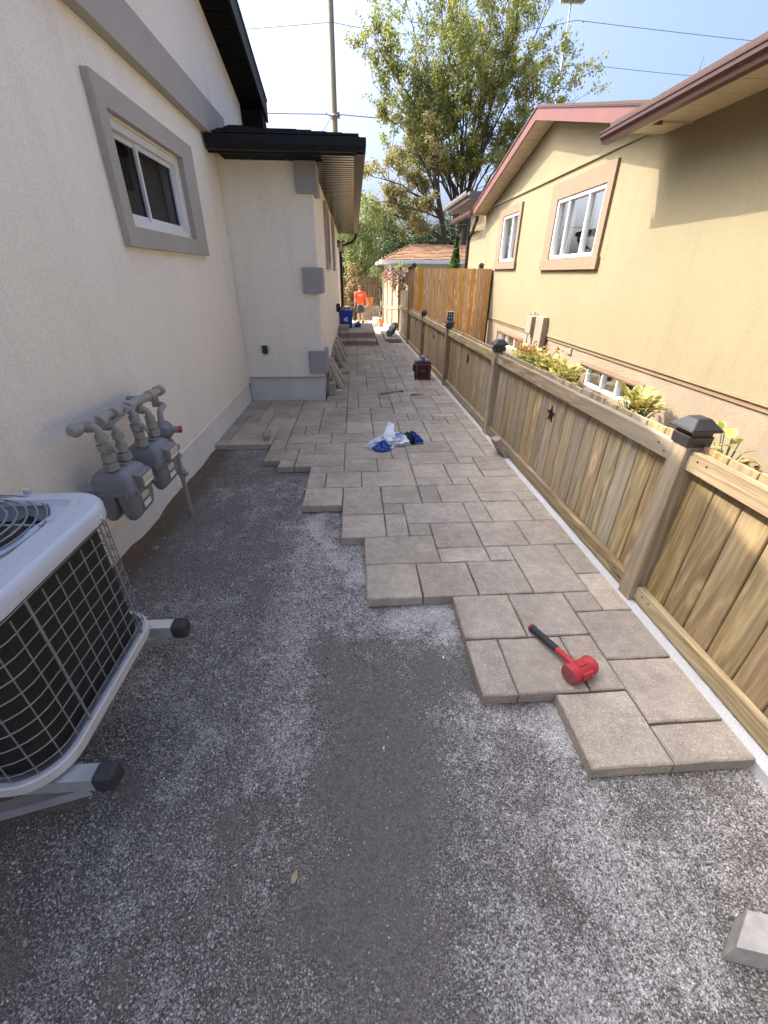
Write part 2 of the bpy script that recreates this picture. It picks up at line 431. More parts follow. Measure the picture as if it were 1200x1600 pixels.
def rrect(x0, y0, x1, y1, r, n=8):
    out = []
    for cx, cy, a in ((x1-r, y1-r, 0), (x0+r, y1-r, 90), (x0+r, y0+r, 180), (x1-r, y0+r, 270)):
        for i in range(n+1):
            t = R(a+90*i/n); out.append((cx+r*math.cos(t), cy+r*math.sin(t)))
    return out

# ------------------------------------------------------------------ the ground
def sheet(name, xs, ys, zf, mat, kind='structure'):
    mb = MB(); nx_ = len(xs)
    mb.v = [(x, y, zf(x, y)) for y in ys for x in xs]
    for j in range(len(ys)-1):
        for i in range(nx_-1): mb.face((j*nx_+i, j*nx_+i+1, (j+1)*nx_+i+1, (j+1)*nx_+i))
    return tag(part(name, mb, mat, smooth=True), kind=kind)
sheet('ground', [-300, -60, -12, -1.8, -1.47, 1.6, 5, 12, 60, 300], [-60, -8, -4, 1.5, 8, 14, 21.5, 40, 100, 600], lambda x, y: gz(y)-.09, 'grass_ground')
def vnoise(x, y, s, seed):
    r = np.random.default_rng(seed); n = 128; t = r.random((n, n))
    x = np.asarray(x, float)*s+300; y = np.asarray(y, float)*s+300
    xi = np.floor(x).astype(int); yi = np.floor(y).astype(int); fx = x-xi; fy = y-yi
    fx = fx*fx*(3-2*fx); fy = fy*fy*(3-2*fy); g = lambda a, b: t[a % n, b % n]
    return (g(xi, yi)*(1-fx)+g(xi+1, yi)*fx)*(1-fy)+(g(xi, yi+1)*(1-fx)+g(xi+1, yi+1)*fx)*fy
def dust(x, y):                                 # where pale stone dust lies on the dark fines
    x = np.asarray(x, float); y = np.asarray(y, float)
    f = .42*vnoise(x, y, 1.9, 1)+.33*vnoise(x, y, 5.3, 2)+.25*vnoise(x, y, 13, 3)
    wob = .10*(vnoise(x, y, 3.1, 41)-.5)+.06*(vnoise(x, y, 9, 42)-.5)
    track = np.exp(-(np.abs(x+wob+.03-.05*np.sin(y*2.))/.25)**4)*(1/(1+np.exp((y-1.4+wob*3)/.05)))   # scraped smooth strip down the middle
    right = 1/(1+np.exp(-(x+wob-.34)/.05))*(y < 1.1)
    left = 1/(1+np.exp((x+wob+.36+.02*y)/.06))
    mid = np.exp(-((x+wob+.40-.03*y)/.11)**2)*(y > .75)*(y < 3.4)
    wall = np.exp(-((x+1.4)/.25)**2)
    damp = .3*(vnoise(x, y, 1.1, 43) > .5)*(vnoise(x, y, 4.3, 44)-.2)
    d = .80*f+.06-(.40-.22*vnoise(x, y, 6.5, 45))*track+.24*right+.0*left*(y < 1.9)-.08*left*(y >= 1.9)+.24*mid-.3*wall-damp*(1-track)
    for bx_, by_, an, ln in ((-.62, .33, .5, .27), (-.42, .62, .2, .26), (.52, .44, -.4, .25), (-.78, .78, .9, .26), (.30, 1.22, -.2, .25), (-.55, 1.75, .1, .27), (-.85, 2.5, -.3, .27)):
        u_ = (x-bx_)*np.cos(an)+(y-by_)*np.sin(an); v_ = -(x-bx_)*np.sin(an)+(y-by_)*np.cos(an)        # boot prints
        d = d-.2*(np.exp(-((u_/.045)**4+((v_-.03)/(ln*.30))**4))+.7*np.exp(-((u_/.035)**4+((v_+ln*.38)/.035)**4)))
    return np.clip(d, 0, 1)
def relief(x, y):
    return .016*(vnoise(x, y, 2.3, 11)-.5)+.008*(vnoise(x, y, 8, 12)-.5)+.004*(vnoise(x, y, 21, 13)-.5)+.05*np.exp(-((np.asarray(x)+1.44)/.07)**2)*(vnoise(x, y, 5, 14))
gx = np.concatenate([np.linspace(-1.46, 1.42, 110)]); gy = np.concatenate([[-4, -2, -1], np.linspace(-.5, 4.4, 190), np.linspace(4.6, 14.4, 20)])
GX, GY = np.meshgrid(gx, gy)
fade = np.clip((4.3-GY)/.4, 0, 1)
underp = (GX > .75-.53*(GY-.73))*(GY > .7)                     # under the laid stones the bed is flat
GZ = np.vectorize(gz)(GY)+relief(GX, GY)*fade*(1-.8*underp)-.004
gm = MB(); gm.v = [tuple(p) for p in np.stack([GX, GY, GZ], -1).reshape(-1, 3)]
nx_ = len(gx)
for j in range(len(gy)-1):
    for i in range(nx_-1): gm.face((j*nx_+i, j*nx_+i+1, (j+1)*nx_+i+1, (j+1)*nx_+i))
gravel = tag(part('gravel_bed', gm, 'gravel_fines', smooth=True), kind='structure')
for nm, arr in (('dust', dust(GX, GY)), ('soil', np.exp(-((GX+1.42)/.17)**2)*(GY > .9)*(GY < 5)+.75*np.exp(-((GX+1.0)**2/.09+(GY-1.45)**2/.05))+.55*np.exp(-((GX+1.0)**2/.12+(GY-3.3)**2/.3)))):
    a = gravel.data.attributes.new(nm, 'FLOAT', 'POINT'); a.data.foreach_set('value', arr.reshape(-1).astype(np.float32))

def gn_scatter(name, pts, scales, variants, mat, seed):
    """loose stones nobody could count: one object, stones instanced on a point cloud"""
    me = bpy.data.meshes.new(name); me.from_pydata(pts, [], [])
    a = me.attributes.new('size', 'FLOAT', 'POINT'); a.data.foreach_set('value', np.asarray(scales, np.float32))
    o = tag(obj(name, me), kind='stuff')
    t = bpy.data.node_groups.new(name, 'GeometryNodeTree')
    t.interface.new_socket('Geometry', in_out='INPUT', socket_type='NodeSocketGeometry')
    t.interface.new_socket('Geometry', in_out='OUTPUT', socket_type='NodeSocketGeometry')
    n = t.nodes; gi = n.new('NodeGroupInput'); go = n.new('NodeGroupOutput')
    ico = n.new('GeometryNodeMeshIcoSphere'); ico.inputs['Radius'].default_value = 1; ico.inputs['Subdivisions'].default_value = 1
    sp = n.new('GeometryNodeSetPosition'); nz = n.new('ShaderNodeTexNoise'); nz.inputs['Scale'].default_value = 1.3
    vm = n.new('ShaderNodeVectorMath'); vm.operation = 'SUBTRACT'; vm.inputs[1].default_value = (.5, .5, .5)
    t.links.new(nz.outputs['Color'], vm.inputs[0]); t.links.new(ico.outputs[0], sp.inputs[0]); t.links.new(vm.outputs[0], sp.inputs['Offset'])
    sm = n.new('GeometryNodeSetMaterial'); sm.inputs['Material'].default_value = MATS[mat]; t.links.new(sp.outputs[0], sm.inputs[0])
    iop = n.new('GeometryNodeInstanceOnPoints'); t.links.new(gi.outputs[0], iop.inputs['Points']); t.links.new(sm.outputs[0], iop.inputs['Instance'])
    rv = n.new('FunctionNodeRandomValue'); rv.data_type = 'FLOAT_VECTOR'; rv.inputs[0].default_value = (0, 0, 0); rv.inputs[1].default_value = (6.28, 6.28, 6.28); rv.inputs['Seed'].default_value = seed
    t.links.new(rv.outputs[0], iop.inputs['Rotation'])
    na = n.new('GeometryNodeInputNamedAttribute'); na.data_type = 'FLOAT'; na.inputs[0].default_value = 'size'
    rs = n.new('FunctionNodeRandomValue'); rs.data_type = 'FLOAT_VECTOR'; rs.inputs[0].default_value = (.7, .55, .4); rs.inputs[1].default_value = (1.25, 1., .8); rs.inputs['Seed'].default_value = seed+1
    ms = n.new('ShaderNodeVectorMath'); ms.operation = 'SCALE'; t.links.new(rs.outputs[0], ms.inputs[0]); t.links.new(na.outputs[0], ms.inputs['Scale'])
    t.links.new(ms.outputs[0], iop.inputs['Scale']); t.links.new(iop.outputs[0], go.inputs[0])
    md = o.modifiers.new('scatter', 'NODES'); md.node_group = t
    return o

# ------------------------------------------------------------------ paving: slabs on a 148 mm grid
U, VY, X0, Y0 = .1473, .1487, .760, .731
slabs = []
occ = set()
def put(i0, j0, i1, j1):
    cells = [(i, j) for i in range(i0, i1) for j in range(j0, j1)]
    if any(c in occ for c in cells): return False
    occ.update(cells); slabs.append((i0, j0, i1, j1)); return True
traced = [(0,0,2,2),(2,0,4,1),(2,1,4,3),(-1,2,1,4),(-2,2,-1,4),(1,2,2,4),(-2,4,0,6),(0,4,2,6),(2,5,3,6),(2,3,4,5),(3,5,4,7),(3,7,4,9),(1,6,3,9),
 (-1,6,1,8),(-3,6,-1,8),(-5,6,-3,8),(-5,8,-2,10),(-2,8,0,9),(0,8,1,9),(-2,9,0,11),(0,9,2,11),(2,9,4,11),(-3,10,-2,11),(-3,11,0,13),(0,11,1,13),(1,11,3,13),(3,11,4,13),
 (-4,10,-3,12),(-4,12,-3,13),(-6,10,-4,12),(-6,12,-4,15),(-4,13,-2,15),(-2,13,-1,15),(-1,13,1,15),(1,13,3,14),(3,13,4,14),(1,14,4,16),
 (-8,13,-6,15),(-8,15,-7,17),(-7,15,-5,17),(-5,15,-2,17),(-2,15,0,16),(0,15,1,16),(-8,17,-6,18),(-6,17,-4,19),(-4,17,-2,19),(-2,16,0,18),(0,16,2,18),(2,16,4,17),(2,17,4,19),(1,18,2,19),(-2,18,1,20),
 (-11,19,-9,21),(-10,18,-9,19),(-9,18,-6,20)]
for t in traced: put(*t)
def blocked(i, j):
    x, y = X0+U*(i+.5), Y0+VY*(j+.5)
    if i >= 4 or i < -15: return True
    if y > 5.74 and x < -.40: return True
    if y > 11.4 and x < .56: return True
    if y > 11.9 and x > .80+.05: return True
    return False
front = {-15: 22, -14: 22, -13: 22, -12: 22, -11: 19, -10: 19, -9: 20, -8: 17, -7: 17, -6: 15, -5: 15}
rr = random.Random(5)
SIZES = [(2, 2), (2, 2), (3, 2), (3, 2), (2, 3), (2, 1), (1, 2), (1, 1), (2, 1)]
for j in range(0, 93):
    for i in range(-15, 4):
        if (i, j) in occ or blocked(i, j): continue
        if j < front.get(i, 13 if i < -3 else 10): continue
        opts = SIZES[:]; rr.shuffle(opts); opts += [(2, 1), (1, 2), (1, 1)]
        for w, h in opts:
            ok = all((a, b) not in occ and not blocked(a, b) for a in range(i, i+w) for b in range(j, j+h))
            if ok and put(i, j, i+w, j+h): break
bed = MB()
bed.prism([(-.41, 5.74), (-1.40, 5.74), (-1.40, 4.12), (-.90, 4.12), (-.84, 3.66), (-.54, 3.52), (-.36, 3.36), (-.36, 2.74), (-.09, 2.74), (-.09, 2.27), (.06, 2.27), (.06, 1.67), (.52, 1.67), (.52, 1.10), (.80, 1.10), (.82, .82), (1.335, .82), (1.335, 11.9), (.8, 11.9), (.8, 14.3), (.5, 14.3), (.5, 11.4), (-.41, 11.4)], 2, -.02, .036)
for k, v in enumerate(bed.v): bed.v[k] = (v[0], v[1], v[2]+gz(v[1]))
path = tag(part('path', bed, 'joint_sand'), kind='structure')
TH = .055
slabmesh = {}
def slab_mesh(w, h, k, th=TH):
    key = (w, h, k, th)
    if key in slabmesh: return slabmesh[key]
    r = random.Random(hash(key) % 9999)
    lx, ly = w*U-.006, h*VY-.006
    nx2, ny2 = max(2, w*2), max(2, h*2)
    ring = []
    for a in range(nx2): ring.append((-lx/2+lx*a/nx2, -ly/2, 0, 1))
    for a in range(ny2): ring.append((lx/2, -ly/2+ly*a/ny2, -1, 0))
    for a in range(nx2): ring.append((lx/2-lx*a/nx2, ly/2, 0, -1))
    for a in range(ny2): ring.append((-lx/2, ly/2-ly*a/ny2, 1, 0))
    j = lambda s: (r.random()-.5)*s
    l0, l1, l2 = [], [], []
    for x, y, ix, iy in ring:
        dx_, dy_ = j(.004), j(.004)
        l0.append((x*.995, y*.995, 0)); l1.append((x+dx_, y+dy_, th-.005+j(.003)))
        cx = .004+abs(j(.005)); sx = (lx/2-cx)/(lx/2); sy = (ly/2-cx)/(ly/2)
        l2.append(((x+dx_)*sx, (y+dy_)*sy, th+j(.0015)))
    mb = MB(); mb.loops([l0, l1, l2]); me = mb.mesh('paver', 'paver_stone')
    slabmesh[key] = me; return me
slabs.sort(key=lambda s: s[1])
tilt = math.atan(-.015)
pr = random.Random(3); paver_objs = []
rest = MB()
for n_, (i0, j0, i1, j1) in enumerate(slabs):
    w, h = i1-i0, j1-j0
    cx, cy = X0+U*(i0+i1)/2, Y0+VY*(j0+j1)/2
    loc = Vector((cx, cy, gz(cy)+.0012*(pr.random()-.5)*2))
    rot = Euler((tilt+(pr.random()-.5)*.008, (pr.random()-.5)*.008, (pr.random()-.5)*.008))
    if n_ < 296: paver_objs.append(obj('paver', slab_mesh(w, h, pr.randrange(4)), path, loc, rot))
    else: rest.xbox(Matrix.Translation(loc+Vector((0, 0, TH/2))) @ rot.to_matrix().to_4x4(), w*U-.008, h*VY-.008, TH)
if rest.v: tag(part('paver_field', rest, 'paver_stone', path), kind='stuff')
print('slabs', len(slabs))

# concrete edging under the fence
kb = MB()
kb.add([(x, y, gz(y)+z) for y in (-3, 1.5, 14, 24) for x, z in ((1.349, -.1), (1.349, .04), (1.47, .046), (1.47, -.1))],
       [(4*k+a, 4*k+(a+1) % 4, 4*k+4+(a+1) % 4, 4*k+4+a)[::-1] for k in range(3) for a in range(4)]+[(0, 1, 2, 3), (15, 14, 13, 12)])
tag(part('kerb', kb, 'concrete_pale'), kind='structure')
# bare earth of the planting bed beside the neighbour's wall
bx = np.linspace(1.475, 3.5, 16); by = np.linspace(-2, 11.75, 70)
sheet('garden_bed', list(bx), list(by), lambda x, y: .0+gz(y)*.7+.06*float(vnoise(x, y, 2.5, 31))-.02, 'soil')
sheet('sandy_yard', list(np.linspace(-7, 1.34, 12)), [14.1]+list(np.linspace(14.6, 26.5, 20)), lambda x, y: gz(y)-.02+.05*float(vnoise(x, y, 1.3, 33)), 'sand')

# loose stone on the gravel
def scatter_points(n, seed, lo, hi, keep, big=False):
    r = np.random.default_rng(seed)
    # near the viewer stones are picked more densely, as they can be told apart there
    x = r.uniform(-1.42, 1.33, n); y = r.uniform(-.15, 4.1, n)
    d = dust(x, y); p = keep(x, y, d); k = r.random(n) < p
    edge = np.where(x > .76, .73, np.where(x > .44, .73+(.76-x)*.9, np.where(x > .03, 1.0+(.46-x)*1.3, 1.6+(.03-x)*2.2)))
    k &= (y < edge-.0)|((x < -.42)&(y < 3.3))
    x, y = x[k], y[k]
    z = np.vectorize(gz)(y)+relief(x, y)
    return np.stack([x, y, z], -1), r.uniform(lo, hi, len(x))*np.where(r.random(len(x)) > .97, 1.7, 1)
def keep_small(x, y, d): return np.clip(.20+1.6*(d-.34)+.3*(x < -.35-.03*y)*(x > -1.25)*(d > .2), .012, 1)*np.where(y > 2, .55, 1)
pts, sc = scatter_points(330000, 21, .0018, .0042, keep_small)
gn_scatter('loose_stone', pts, sc, 1, 'pebble', 4)
pts, sc = scatter_points(2600, 22, .003, .0065, lambda x, y, d: np.full_like(x, .5))
gn_scatter('stone_chips', pts, sc, 1, 'pale_stone', 9)

# ------------------------------------------------------------------ left house
LX, BX, BY = -1.41, -.423, 5.772
house = thing('stucco_house', 'grey stucco house on the left with black roof edge and stepped-out wing', 'house', (-4, 4, 0))
def frame_wall(name, mat, parent, X, thick, y0, y1, z0, z1, holes):
    """wall in the plane X with rectangular openings (y0,y1,z0,z1); thick goes behind (sign of thick)"""
    mb = MB(); ys = sorted({y0, y1, *[h[0] for h in holes], *[h[1] for h in holes]})
    for a, b in zip(ys[:-1], ys[1:]):
        cuts = sorted([(h[2], h[3]) for h in holes if h[0] <= a and h[1] >= b]); z = z0
        for c, d in cuts:
            if c > z: mb.box(X, a, z, X+thick, b, c)
            z = d
        if z < z1: mb.box(X, a, z, X+thick, b, z1)
    return part(name, mb, mat, parent)
def gable(yc, hw, zb, za, zb2=None):
    return [(yc-hw, zb), (yc+hw, zb2 or zb), (yc, za)]
GYc, GZa = 4.5, 4.167
zr = lambda y: GZa-(.267 if y > GYc else .31)*abs(y-GYc)  # unseen ridge and near slope shaped so their shadow edge meets the fence
frame_wall('wall', 'stucco_grey_pink', house, LX, -.18, -3, 7.4, .245, 2.68, [(3.275, 4.45, 1.765, 2.30)])
up = MB(); up.prism([(-3, 2.68), (7.4, 2.68), (7.4, zr(7.4)), (GYc, GZa), (.6, zr(.6)), (-3, zr(.6))], 0, LX, LX-.18)
part('gable_wall', up, 'stucco_grey_pink', house)
bd = MB(); bd.box(LX+.002, -3, 2.665, LX+.075, 6.02, 2.93); part('band', bd, 'stucco_trim', house, bev=.008)
fd = MB(); fd.box(LX-.012, -3, -.4, LX-.2, 5.76, .243); part('foundation', fd, 'foundation_white', house)
lip = MB(); lip.box(LX+.006, -3, .238, LX-.012, 5.765, .252); part('wall_lip', lip, 'stucco_grey_pink', house)
def window_left(y0, y1, z0, z1, oy0, oy1, oz0, oz1, X, mull):
    sr = MB(); d = .045
    for b in ((oy0, oz0, oy1, z0-.012), (oy0, z1+.012, oy1, oz1), (oy0, z0-.012, y0-.012, z1+.012), (y1+.012, z0-.012, oy1, z1+.012)):
        sr.box(X+.002, b[0], b[1], X+d, b[2], b[3])
    part('window_surround', sr, 'stucco_trim', house)
    fr = MB(); w = .045
    for b in ((y0, z0, y1, z0+w), (y0, z1-w, y1, z1), (y0, z0+w, y0+w, z1-w), (y1-w, z0+w, y1, z1-w)): fr.box(X-.08, b[0], b[1], X-.012, b[2], b[3])
    f = part('window', fr, 'white_vinyl', house, bev=.004)
    sa = MB(); ym = y0+(y1-y0)*mull
    for a, b, xo in ((y0+w+.002, ym+.02, 0), (ym-.02, y1-w-.002, .014)):
        for q in ((a, z0+w+.002, b, z0+w+.03), (a, z1-w-.03, b, z1-w-.002), (a, z0+w+.03, a+.028, z1-w-.03), (b-.028, z0+w+.03, b, z1-w-.03)):
            sa.box(X-.066+xo, q[0], q[1], X-.05+xo, q[2], q[3])
    part('sash', sa, 'white_vinyl', f)
    gp = MB(); gp.add([(X-.062, y0+w+.01, z0+w+.01), (X-.062, y1-w-.01, z0+w+.01), (X-.062, y1-w-.01, z1-w-.01), (X-.062, y0+w+.01, z1-w-.01)], [(0, 1, 2, 3)]); part('pane', gp, 'window_glass', f)
    cu = MB(); n = 40
    ys = np.linspace(y0, y1, n+1); xx = [X-.16+.012*math.sin(i*1.9) for i in range(n+1)]
    cu.add([(xx[i], ys[i], z) for z in (z0, z1) for i in range(n+1)], [(i, i+1, n+2+i, n+1+i) for i in range(n)])
    part('blind_or_reflection', cu, 'blind_dark', f)
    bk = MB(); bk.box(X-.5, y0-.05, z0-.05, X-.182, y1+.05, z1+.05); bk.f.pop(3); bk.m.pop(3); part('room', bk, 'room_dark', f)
window_left(3.275, 4.45, 1.765, 2.30, 3.15, 4.755, 1.64, 2.44, LX, .42)
# main roof: two slopes with a rake overhang toward the yard
RXo = LX+.30
def slope_slab(ya, za, yb, zb, t, x0, x1, m=0):
    mb = MB(); mb.prism([(ya, za), (yb, zb), (yb, zb+t), (ya, za+t)], 0, x0, x1, m); return mb
part('roof', slope_slab(GYc, GZa+.10, 7.75, zr(7.75)+.10, .12, RXo-.03, -9), 'shingle_dark', house)
part('roof', slope_slab(GYc, GZa+.10, .6, zr(.6)+.10, .12, RXo-.03, -9), 'shingle_dark', house)
for yb in (7.72, .65):
    part('fascia', slope_slab(GYc, GZa-.01, yb, zr(yb)-.01, .21, RXo-.028, RXo), 'black_metal', house)
    part('drip_edge', slope_slab(GYc, GZa+.2, yb, zr(yb)+.2, .025, RXo-.03, RXo+.012), 'steel', house)
n = 16
for k in range(n):
    a = GYc+3.22*k/n; b = GYc+3.22*(k+1)/n-.018
    mb = MB(); mb.prism([(a, zr(a)), (b, zr(b)), (b, zr(b)+.02), (a, zr(a)+.02)], 0, LX+.002, RXo-.03); part('soffit_panel', mb, 'black_soffit', house)
part('soffit_panel', slope_slab(GYc, GZa, .7, zr(.7), .02, LX+.002, RXo-.03), 'black_soffit', house)
ev = MB(); ev.box(-9, 7.4, 3.0, RXo-.03, 7.70, 3.36); part('eave_box', ev, 'black_soffit', house)
# rest of the main body, unseen sides
bb = MB(); bb.box(-9, -3, -.5, LX-.2, 7.39, 2.9); part('back_wall', bb, 'stucco_grey_pink', house)
# stepped-out wing
frame_wall('wall', 'stucco_grey_pink', house, BX, -.16, BY+.16, 15, .30, 2.62, [(7.75, 8.5, 1.65, 2.35), (10.25, 10.75, 1.65, 2.4)])
wf = MB(); wf.box(LX+.002, BY, .30, BX, BY+.16, 2.62); part('wall', wf, 'stucco_grey_pink', house)
wb = MB(); wb.box(-6, 7.7, -.5, BX-.17, 15, 2.62); part('back_wall', wb, 'stucco_grey_pink', house)
fb = MB(); fb.box(LX-.01, BY+.012, -.5, BX-.012, BY+.15, .297); fb.box(BX-.15, BY+.15, -.5, BX-.012, 15, .297); part('foundation', fb, 'foundation_grey', house)
lp = MB(); lp.box(LX, BY-.008, .292, BX+.008, BY+.02, .304); lp.box(BX-.02, BY+.02, .292, BX+.008, 15, .304); part('wall_lip', lp, 'stucco_quoin', house)
for z0, z1 in ((2.262, 2.545), (1.29, 1.562), (.357, .63)):
    q = MB(); q.box(-.605, BY-.05, z0, BX+.055, BY+.33, z1); part('quoin', q, 'stucco_quoin', house, bev=.01)
for (y0, y1, z0, z1) in ((7.75, 8.5, 1.65, 2.35), (10.25, 10.75, 1.65, 2.4)):
    sr = MB(); o_ = .09
    for b in ((y0-o_, z0-o_, y1+o_, z0), (y0-o_, z1, y1+o_, z1+o_), (y0-o_, z0, y0, z1), (y1, z0, y1+o_, z1)): sr.box(BX+.002, b[0], b[1], BX+.04, b[2], b[3])
    part('window_surround', sr, 'stucco_trim', house)
    fr = MB(); w = .04
    for b in ((y0, z0, y1, z0+w), (y0, z1-w, y1, z1), (y0, z0+w, y0+w, z1-w), (y1-w, z0+w, y1, z1-w)): fr.box(BX-.09, b[0], b[1], BX-.03, b[2], b[3])
    f = part('window', fr, 'white_vinyl', house)
    gp = MB(); gp.add([(BX-.07, y0+w, z0+w), (BX-.07, y1-w, z0+w), (BX-.07, y1-w, z1-w), (BX-.07, y0+w, z1-w)], [(0, 1, 2, 3)]); part('pane', gp, 'window_glass', f)
    bk = MB(); bk.box(BX-.14, y0, z0, BX-.12, y1, z1); part('blind_or_reflection', bk, 'blind_dark', f)
# wing eaves
EX, EY, EZ = .055, 5.42, 2.545
for k in range(42):
    a = EY+.06+k*.228
    mb = MB()
    for r_ in range(4): mb.box(BX+.06 if a < 6.1 else BX+.003, a+r_*.056, EZ+.004*(r_ % 2), EX-.012, a+r_*.056+.05, EZ+.016)
    part('soffit_panel', mb, 'bronze_soffit', house)
for k in range(8):
    a = LX+.08+k*.13
    mb = MB(); mb.box(a, EY+.03, EZ, a+.122, BY-.003, EZ+.015); part('soffit_panel', mb, 'black_soffit', house)
gt = MB()
prof = [(0, 0), (.085, 0), (.105, .045), (.105, .11), (.09, .11), (.09, .05), (.075, .015), (0, .015)]
gt.prism([(EX+.0+u, EZ+.0+v) for u, v in prof], 1, EY-.10, 15.1); part('gutter', gt, 'black_metal', house)
gt = MB(); gt.prism([(EY-u, EZ+v) for u, v in prof], 0, LX+.02, EX+.10); part('gutter', gt, 'black_metal', house)
fs = MB(); fs.box(LX+.01, EY+.002, EZ-.012, EX-.012, EY+.022, EZ+.13); fs.box(EX-.012, EY+.002, EZ-.012, EX-.002, 15.1, EZ+.13); part('fascia', fs, 'black_metal', house)
rf = MB()
e = [(LX+.02, EY-.03, EZ+.13), (EX+.04, EY-.03, EZ+.13), (EX+.04, 15.2, EZ+.13), (-6, 15.2, EZ+.13), (LX+.02, 6.5, 2.96), (-3, 15.2, 3.3), (-3, 7.75, 3.3), (LX+.02, 7.75, 2.96)]
rf.add(e, [(0, 1, 4), (1, 2, 5, 6, 7, 4)]); rf.add([(x, y, z-.03) for x, y, z in e], [(4, 1, 0), (4, 7, 6, 5, 2, 1)])
rf.add([e[0], e[1], e[2], (e[0][0], e[0][1], e[0][2]-.03), (e[1][0], e[1][1], e[1][2]-.03), (e[2][0], e[2][1], e[2][2]-.03)], [(0, 3, 4, 1), (1, 4, 5, 2)])
part('wing_roof', rf, 'shingle_dark', house)
sh = MB()
for k in range(9):                                       # courses of shingles, each a little proud of the one below
    t = k/9; ya = EY-.03+(6.5-EY)*t; za = EZ+.137+(2.96-EZ-.13)*t
    x1 = EX+.04-(EX-LX)*t*1.0
    n2 = max(1, int((x1-LX)/.3))
    for q in range(n2):
        xa = LX+.03+(x1-LX-.03)*q/n2; xb = LX+.03+(x1-LX-.03)*(q+1)/n2-.006
        sh.box(xa, ya, za, xb, ya+.125, za+.012+.004*((q*7+k) % 3))
tag(part('shingle', sh, 'shingle_dark', house), kind='stuff')
ds = MB(); ds.tube([(EX+.05, 14.95, EZ+.0), (EX+.05, 14.95, EZ-.08), (EX-.05, 14.95, EZ-.2), (BX+.09, 14.95, EZ-.32), (BX+.06, 14.95, EZ-.45), (BX+.06, 14.95, -.1)], .038, 10); part('downpipe', ds, 'black_metal', house, smooth=True)
ot = MB(); ot.box(-1.19, BY-.045, .60, -1.125, BY-.002, .697); part('outlet_cover', ot, 'black_plastic', house, bev=.006)
vt = MB(); vt.cyl((BX+.002, 11.0, .80), (BX+.09, 11.0, .80), .09, 20); vt.cyl((BX+.09, 11.0, .80), (BX+.11, 11.0, .79), .10, 20); part('dryer_vent', vt, 'black_plastic', house)
la = MB(); cx, cy, cz = BX+.10, 13.8, 2.16
la.box(BX+.002, cy-.04, cz-.02, BX+.03, cy+.04, cz+.16); la.box(BX+.03, cy-.012, cz+.12, cx, cy+.012, cz+.145)
la.box(cx-.065, cy-.065, cz+.10, cx+.065, cy+.065, cz+.125); la.box(cx-.065, cy-.065, cz-.15, cx+.065, cy+.065, cz-.13)
for a in (-1, 1):
    for b in (-1, 1): la.box(cx+a*.055-.007, cy+b*.055-.007, cz-.13, cx+a*.055+.007, cy+b*.055+.007, cz+.10)
lt = part('wall_lantern', la, 'black_metal', house)
lg = MB(); lg.box(cx-.045, cy-.045, cz-.128, cx+.045, cy+.045, cz+.098); part('lantern_glass', lg, 'lamp_glass', lt)

# ------------------------------------------------------------------ right house
HX = 3.512
nb = thing('stucco_house', 'cream stucco bungalow on the right with red-brown rake boards and gutters', 'house', (7, 7, 0))
W1 = (6.90, 8.47, 1.75, 2.60); W2 = (10.38, 11.40, 1.77, 2.65)
frame_wall('wall', 'stucco_cream', nb, HX, .2, -3, 14.68, .56, 2.955, [W1, W2])
GB = (5.45, 13.05); GC = 9.25
rz = lambda y: 3.79-.25*abs(y-GC)
gw = MB(); gw.prism([(GB[0]+.25, 2.955), (GB[1]-.05, 2.955), (GB[1]-.05, rz(GB[1]-.05)), (GC, 3.79), (GB[0]+.25, rz(GB[0]+.25))], 0, HX+.001, HX+.2); part('gable_wall', gw, 'stucco_cream', nb)
bnd = MB(); bnd.box(HX-.03, GB[0]-.3, 2.94, HX-.001, 14.66, 3.0); part('band', bnd, 'stucco_cream', nb, bev=.008)
fo = MB()
frame_wall('foundation', 'foundation_tan', nb, HX+.03, .2, -3, 14.6, -.6, .478, [(4.98, 6.62, .02, .345), (9.2, 11.0, .02, .345)])
l1 = MB(); l1.box(HX-.008, -3, .53, HX+.03, 14.66, .562); part('base_trim', l1, 'stucco_cream', nb)
l2 = MB(); l2.box(HX+.012, -3, .478, HX+.05, 14.64, .530); part('base_trim', l2, 'stucco_tan', nb)
jt = MB(); jt.box(HX-.002, 12.62, .57, HX+.001, 12.635, 2.93); part('expansion_joint', jt, 'stucco_tan', nb)
